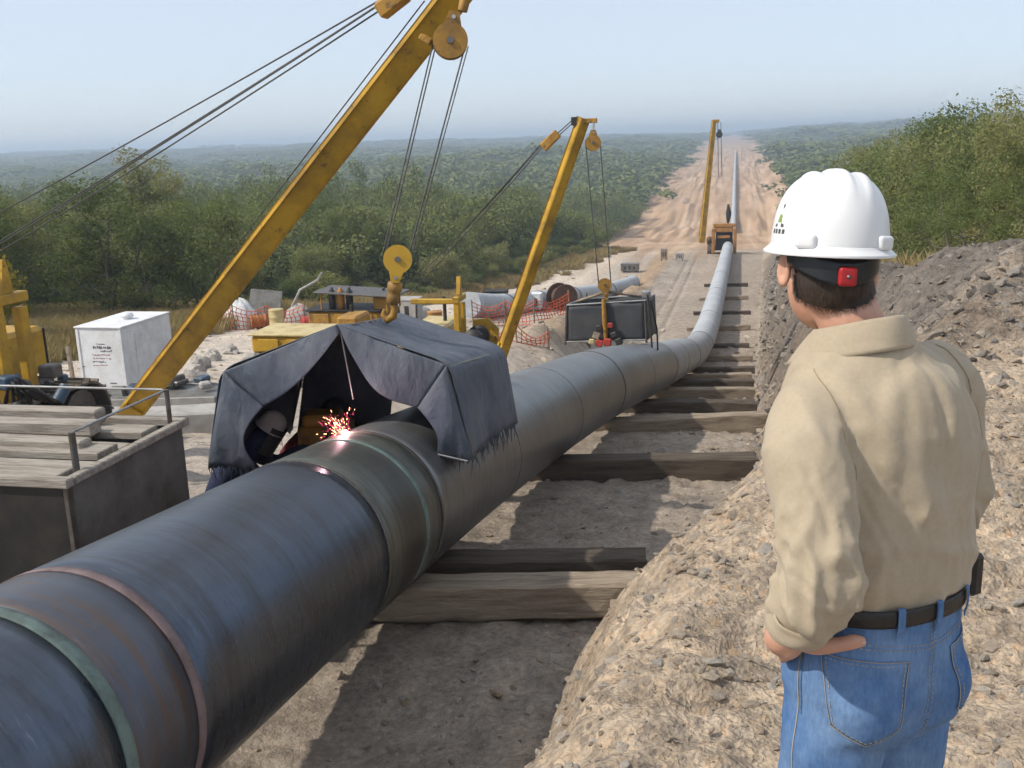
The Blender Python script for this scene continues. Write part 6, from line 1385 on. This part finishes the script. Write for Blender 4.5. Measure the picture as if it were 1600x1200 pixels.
    for s in (-1, 1):
        b = join_remesh([limb([(s * .106, -.02, .12), (s * .107, -.02, .06)], [.062, .055], 18), limb([(s * .107, -.045, .045), (s * .11, .05, .045), (s * .116, .15, .04)], [.05, .052, .046], 18), MB().bbox((s * .111, .05, .012), (.10, .30, .03), .012)], .006, 6); b.materials.append(M_boot); link_mesh('boot', b, None, e)
    # ---------------- hair: a close-cropped cap with short strands over the back of the head
    t = NT('dark_brown_hair'); v = t.coord('Object'); t.set('Base Color', t.mix(t.ramp(t.noise(60, 5, .7, t.mapping((1, 1, .2))), [(.35, 0.0), (.65, 1.0)]), (.022, .013, .009), (.075, .045, .028))); t.set('Roughness', .6); t.bump(t.noise(300, 4, .7, t.mapping((1, 1, .15))), .6, .004); M_hair = t.m
    HI = HM.inverted(); hco = get_co(body); hno = get_no(body); sel = {}; hv = []
    def hairy(q):   # in the head frame: over the skull, down to the nape, short of the ears and the face
        if abs(q.x) > .0735 and q.z < .022: return False
        if abs(q.x) > .060 and -.022 < q.y < .016 and q.z < .020: return False
        if q.y < .0: return q.z > -.080 + .018 * (abs(q.x) / .06) ** 2 + .004 * mnoise.noise(q * 60)
        return q.z > (.02 if q.y < .03 else .045) and q.y < .085
    keep = []
    for i in range(len(hco)):
        p = V(hco[i])
        if p.z < 1.56: continue
        q = HI @ p
        if hairy(q): sel[i] = len(hv); edge = min(1, max(.15, (q.z + .082) / .03)); hv.append(p + V(hno[i]) * (.0045 * edge)); keep.append((p, V(hno[i])))
    hf = [tuple(sel[k] for k in p.vertices) for p in body.polygons if all(k in sel for k in p.vertices)]
    hb = MB(); hb.add(hv, hf, True); hair = hb.build('hair', M_hair, e)
    sb = MB(); rr = random.Random(1)
    low_ = [k for k in keep if (HI @ k[0]).z < .03]
    for _ in range(5200):
        p, n = rr.choice(low_); dwn = V((rr.uniform(-.4, .4), rr.uniform(-.4, .4), -1)); dwn = (dwn - n * dwn.dot(n)).normalized(); a = p + n * .003 + V((rr.uniform(-.003, .003), rr.uniform(-.003, .003), rr.uniform(-.003, .003))); l = rr.uniform(.006, .012); tip = a + dwn * l + n * rr.uniform(.001, .004); s = n.cross(dwn) * .00035
        sb.add([a - s, a + s, tip], [(0, 1, 2)])
    o = sb.build('hair_strands', M_hair, hair); o['kind'] = 'stuff'
    # ---------------- hard hat
    M_hat = worn('white_helmet_plastic', (.74, .74, .735), (.60, .59, .56), .33, 0, 6, .25, .02, 40, .5); HT = V((0, .004, .028))
    def dome(u, v_):
        a = 2 * math.pi * u; th = v_ * math.pi / 2; c, s = math.cos(a), math.sin(a); k = math.cos(th) ** .66; h = math.sin(th) ** 1.0
        A, Bq, Hh = .1035, .1270, .136; x, y, z = A * k * c, (Bq if s > 0 else .1250) * k * s, Hh * h
        top = max(0, min(1, (z - .035) / .06)); fade = max(0, 1 - (abs(y) / .118) ** 4)
        r_ = .0065 * math.exp(-(x / .013) ** 4) + .0045 * (math.exp(-((abs(x) - .041) / .0085) ** 4)); z += r_ * top * fade; 
        if abs(x) > .03: x += math.copysign(.0015 * top * fade, x)
        return HT + V((x, y, z))
    hm2 = MB(); hm2.grid(dome, 128, 40, True, True); hat = hm2.build('hard_hat', M_hat); hat.parent = e
    def brim(u, v_):
        a = 2 * math.pi * u; c, s = math.cos(a), math.sin(a); fr = max(0, s) ** 3; out_ = .012 + .030 * fr + .002 * max(0, -s)
        prof = [(0, .006), (.25, .001), (.85, -.006), (1.0, -.0075), (1.02, -.0105), (.97, -.0125), (.6, -.009), (.0, -.004), (-.35, -.001)]
        x = v_ * (len(prof) - 1); i = min(int(x), len(prof) - 2); f = x - i; o_, z = prof[i][0] + (prof[i + 1][0] - prof[i][0]) * f, prof[i][1] + (prof[i + 1][1] - prof[i][1]) * f
        return HT + V(((.1030 + out_ * o_) * c, (.126 + out_ * o_) * s, z - .006 * fr * max(0, o_)))
    b_ = MB(); b_.grid(brim, 128, 24, True, True); br = b_.build('brim', M_hat, hat)
    for s in (-1, 1):
        sl = join_remesh([MB().bbox(HT + V((s * .068, -.0955, .014)), (.038, .018, .026), .005, rotm('Z', s * 36))], .003, 4); sl.materials.append(M_hat); link_mesh('accessory_slot', sl, None, hat)
    dm = BVHTree.FromPolygons([V(p) for p in hm2.v], hm2.f)
    def decal(pts, mat_, name):
        mb = MB(); P = []
        for (yy, zz) in pts:
            l, n, _, _ = dm.ray_cast(HT + V((-.3, yy, zz)), V((1, 0, 0))); P.append(l + n * .0006 if l else HT + V((-.106, yy, zz)))
        mb.add(P, [tuple(range(len(P)))]); mb.build(name, mat_, hat)
    dk = worn('decal_ink', (.05, .05, .05), (.12, .12, .1), .5, 0, 40, .5, 0); gn = worn('decal_green', (.22, .30, .06), (.3, .3, .1), .5, 0, 40, .5, 0)
    decal([(-.040, .036), (-.030, .036), (-.021, .074), (-.024, .078)], dk, 'emblem_stroke'); decal([(-.004, .036), (-.013, .036), (-.023, .074), (-.020, .078)], dk, 'emblem_stroke'); decal([(-.030, .044), (-.014, .044), (-.017, .058), (-.027, .058)], gn, 'emblem_field')
    for k in range(4): decal([(-.046 + .013 * k, .024), (-.038 + .013 * k, .024), (-.038 + .013 * k, .032), (-.046 + .013 * k, .032)], dk, 'emblem_letter')
    # head band and red ratchet knob
    M_band = worn('black_plastic_band', (.012, .012, .013), (.03, .03, .03), .35, 0, 10, .4, .05)
    def band(u, v_):
        a = rad(-200 + 220 * u); a = math.pi * 1.0 + (u) * math.pi; c, s = math.cos(a), math.sin(a); dip = .022 * max(0, -s) ** 2
        return V((.0815 * c, -.010 + .1035 * s - .002, .030 - dip * .9 - (.026 + .020 * max(0, -s)) * v_ + 0))
    bd = MB(); bd.grid(band, 48, 6); bo2 = bd.build('head_band', M_band, hat); m_ = bo2.modifiers.new('t', 'SOLIDIFY'); m_.thickness = .004; m_.offset = 0
    rk = worn('red_plastic', (.36, .014, .017), (.22, .01, .012), .4, 0, 10, .3, .05)
    link_mesh('ratchet_knob', join_remesh([MB().bbox((0, -.121, -.016), (.032, .015, .034), .006)], .0025, 8), rk, hat); MB().lathe([(0, .004), (.003, .003), (.004, 0)], 10, (0, -1, 0), (0, -.128, -.016)).build('knob_pin', M_iron, hat)
    for o in [hat]: o.matrix_local = HM
    # ---------------- sun glasses
    gl = MB()
    for s in (-1, 1): gl.tube([(s * .060, .092, .0), (s * .074, .078, .002), (s * .079, .03, .0), (s * .080, -.012, .002), (s * .078, -.03, -.014)], [.003, .004, .003, .0026, .0022], 6)
    gl.tube([(-.060, .092, .004), (-.02, .108, .006), (.02, .108, .006), (.060, .092, .004)], .0025, 6); go = gl.build('sunglasses', M_band, e); go.matrix_local = HM
    lens = NT('dark_lens'); lens.set('Base Color', (.01, .01, .012)); lens.set('Roughness', .08)
    for s in (-1, 1):
        l = MB(); l.grid(lambda u, v_: V((s * (.008 + .058 * u), .112 - .026 * u * u - .002 * (2 * v_ - 1) ** 2, .012 - .040 * v_)), 10, 8); lo = l.build('lens', lens.m, go); m_ = lo.modifiers.new('t', 'SOLIDIFY'); m_.thickness = .002
    return e
man()
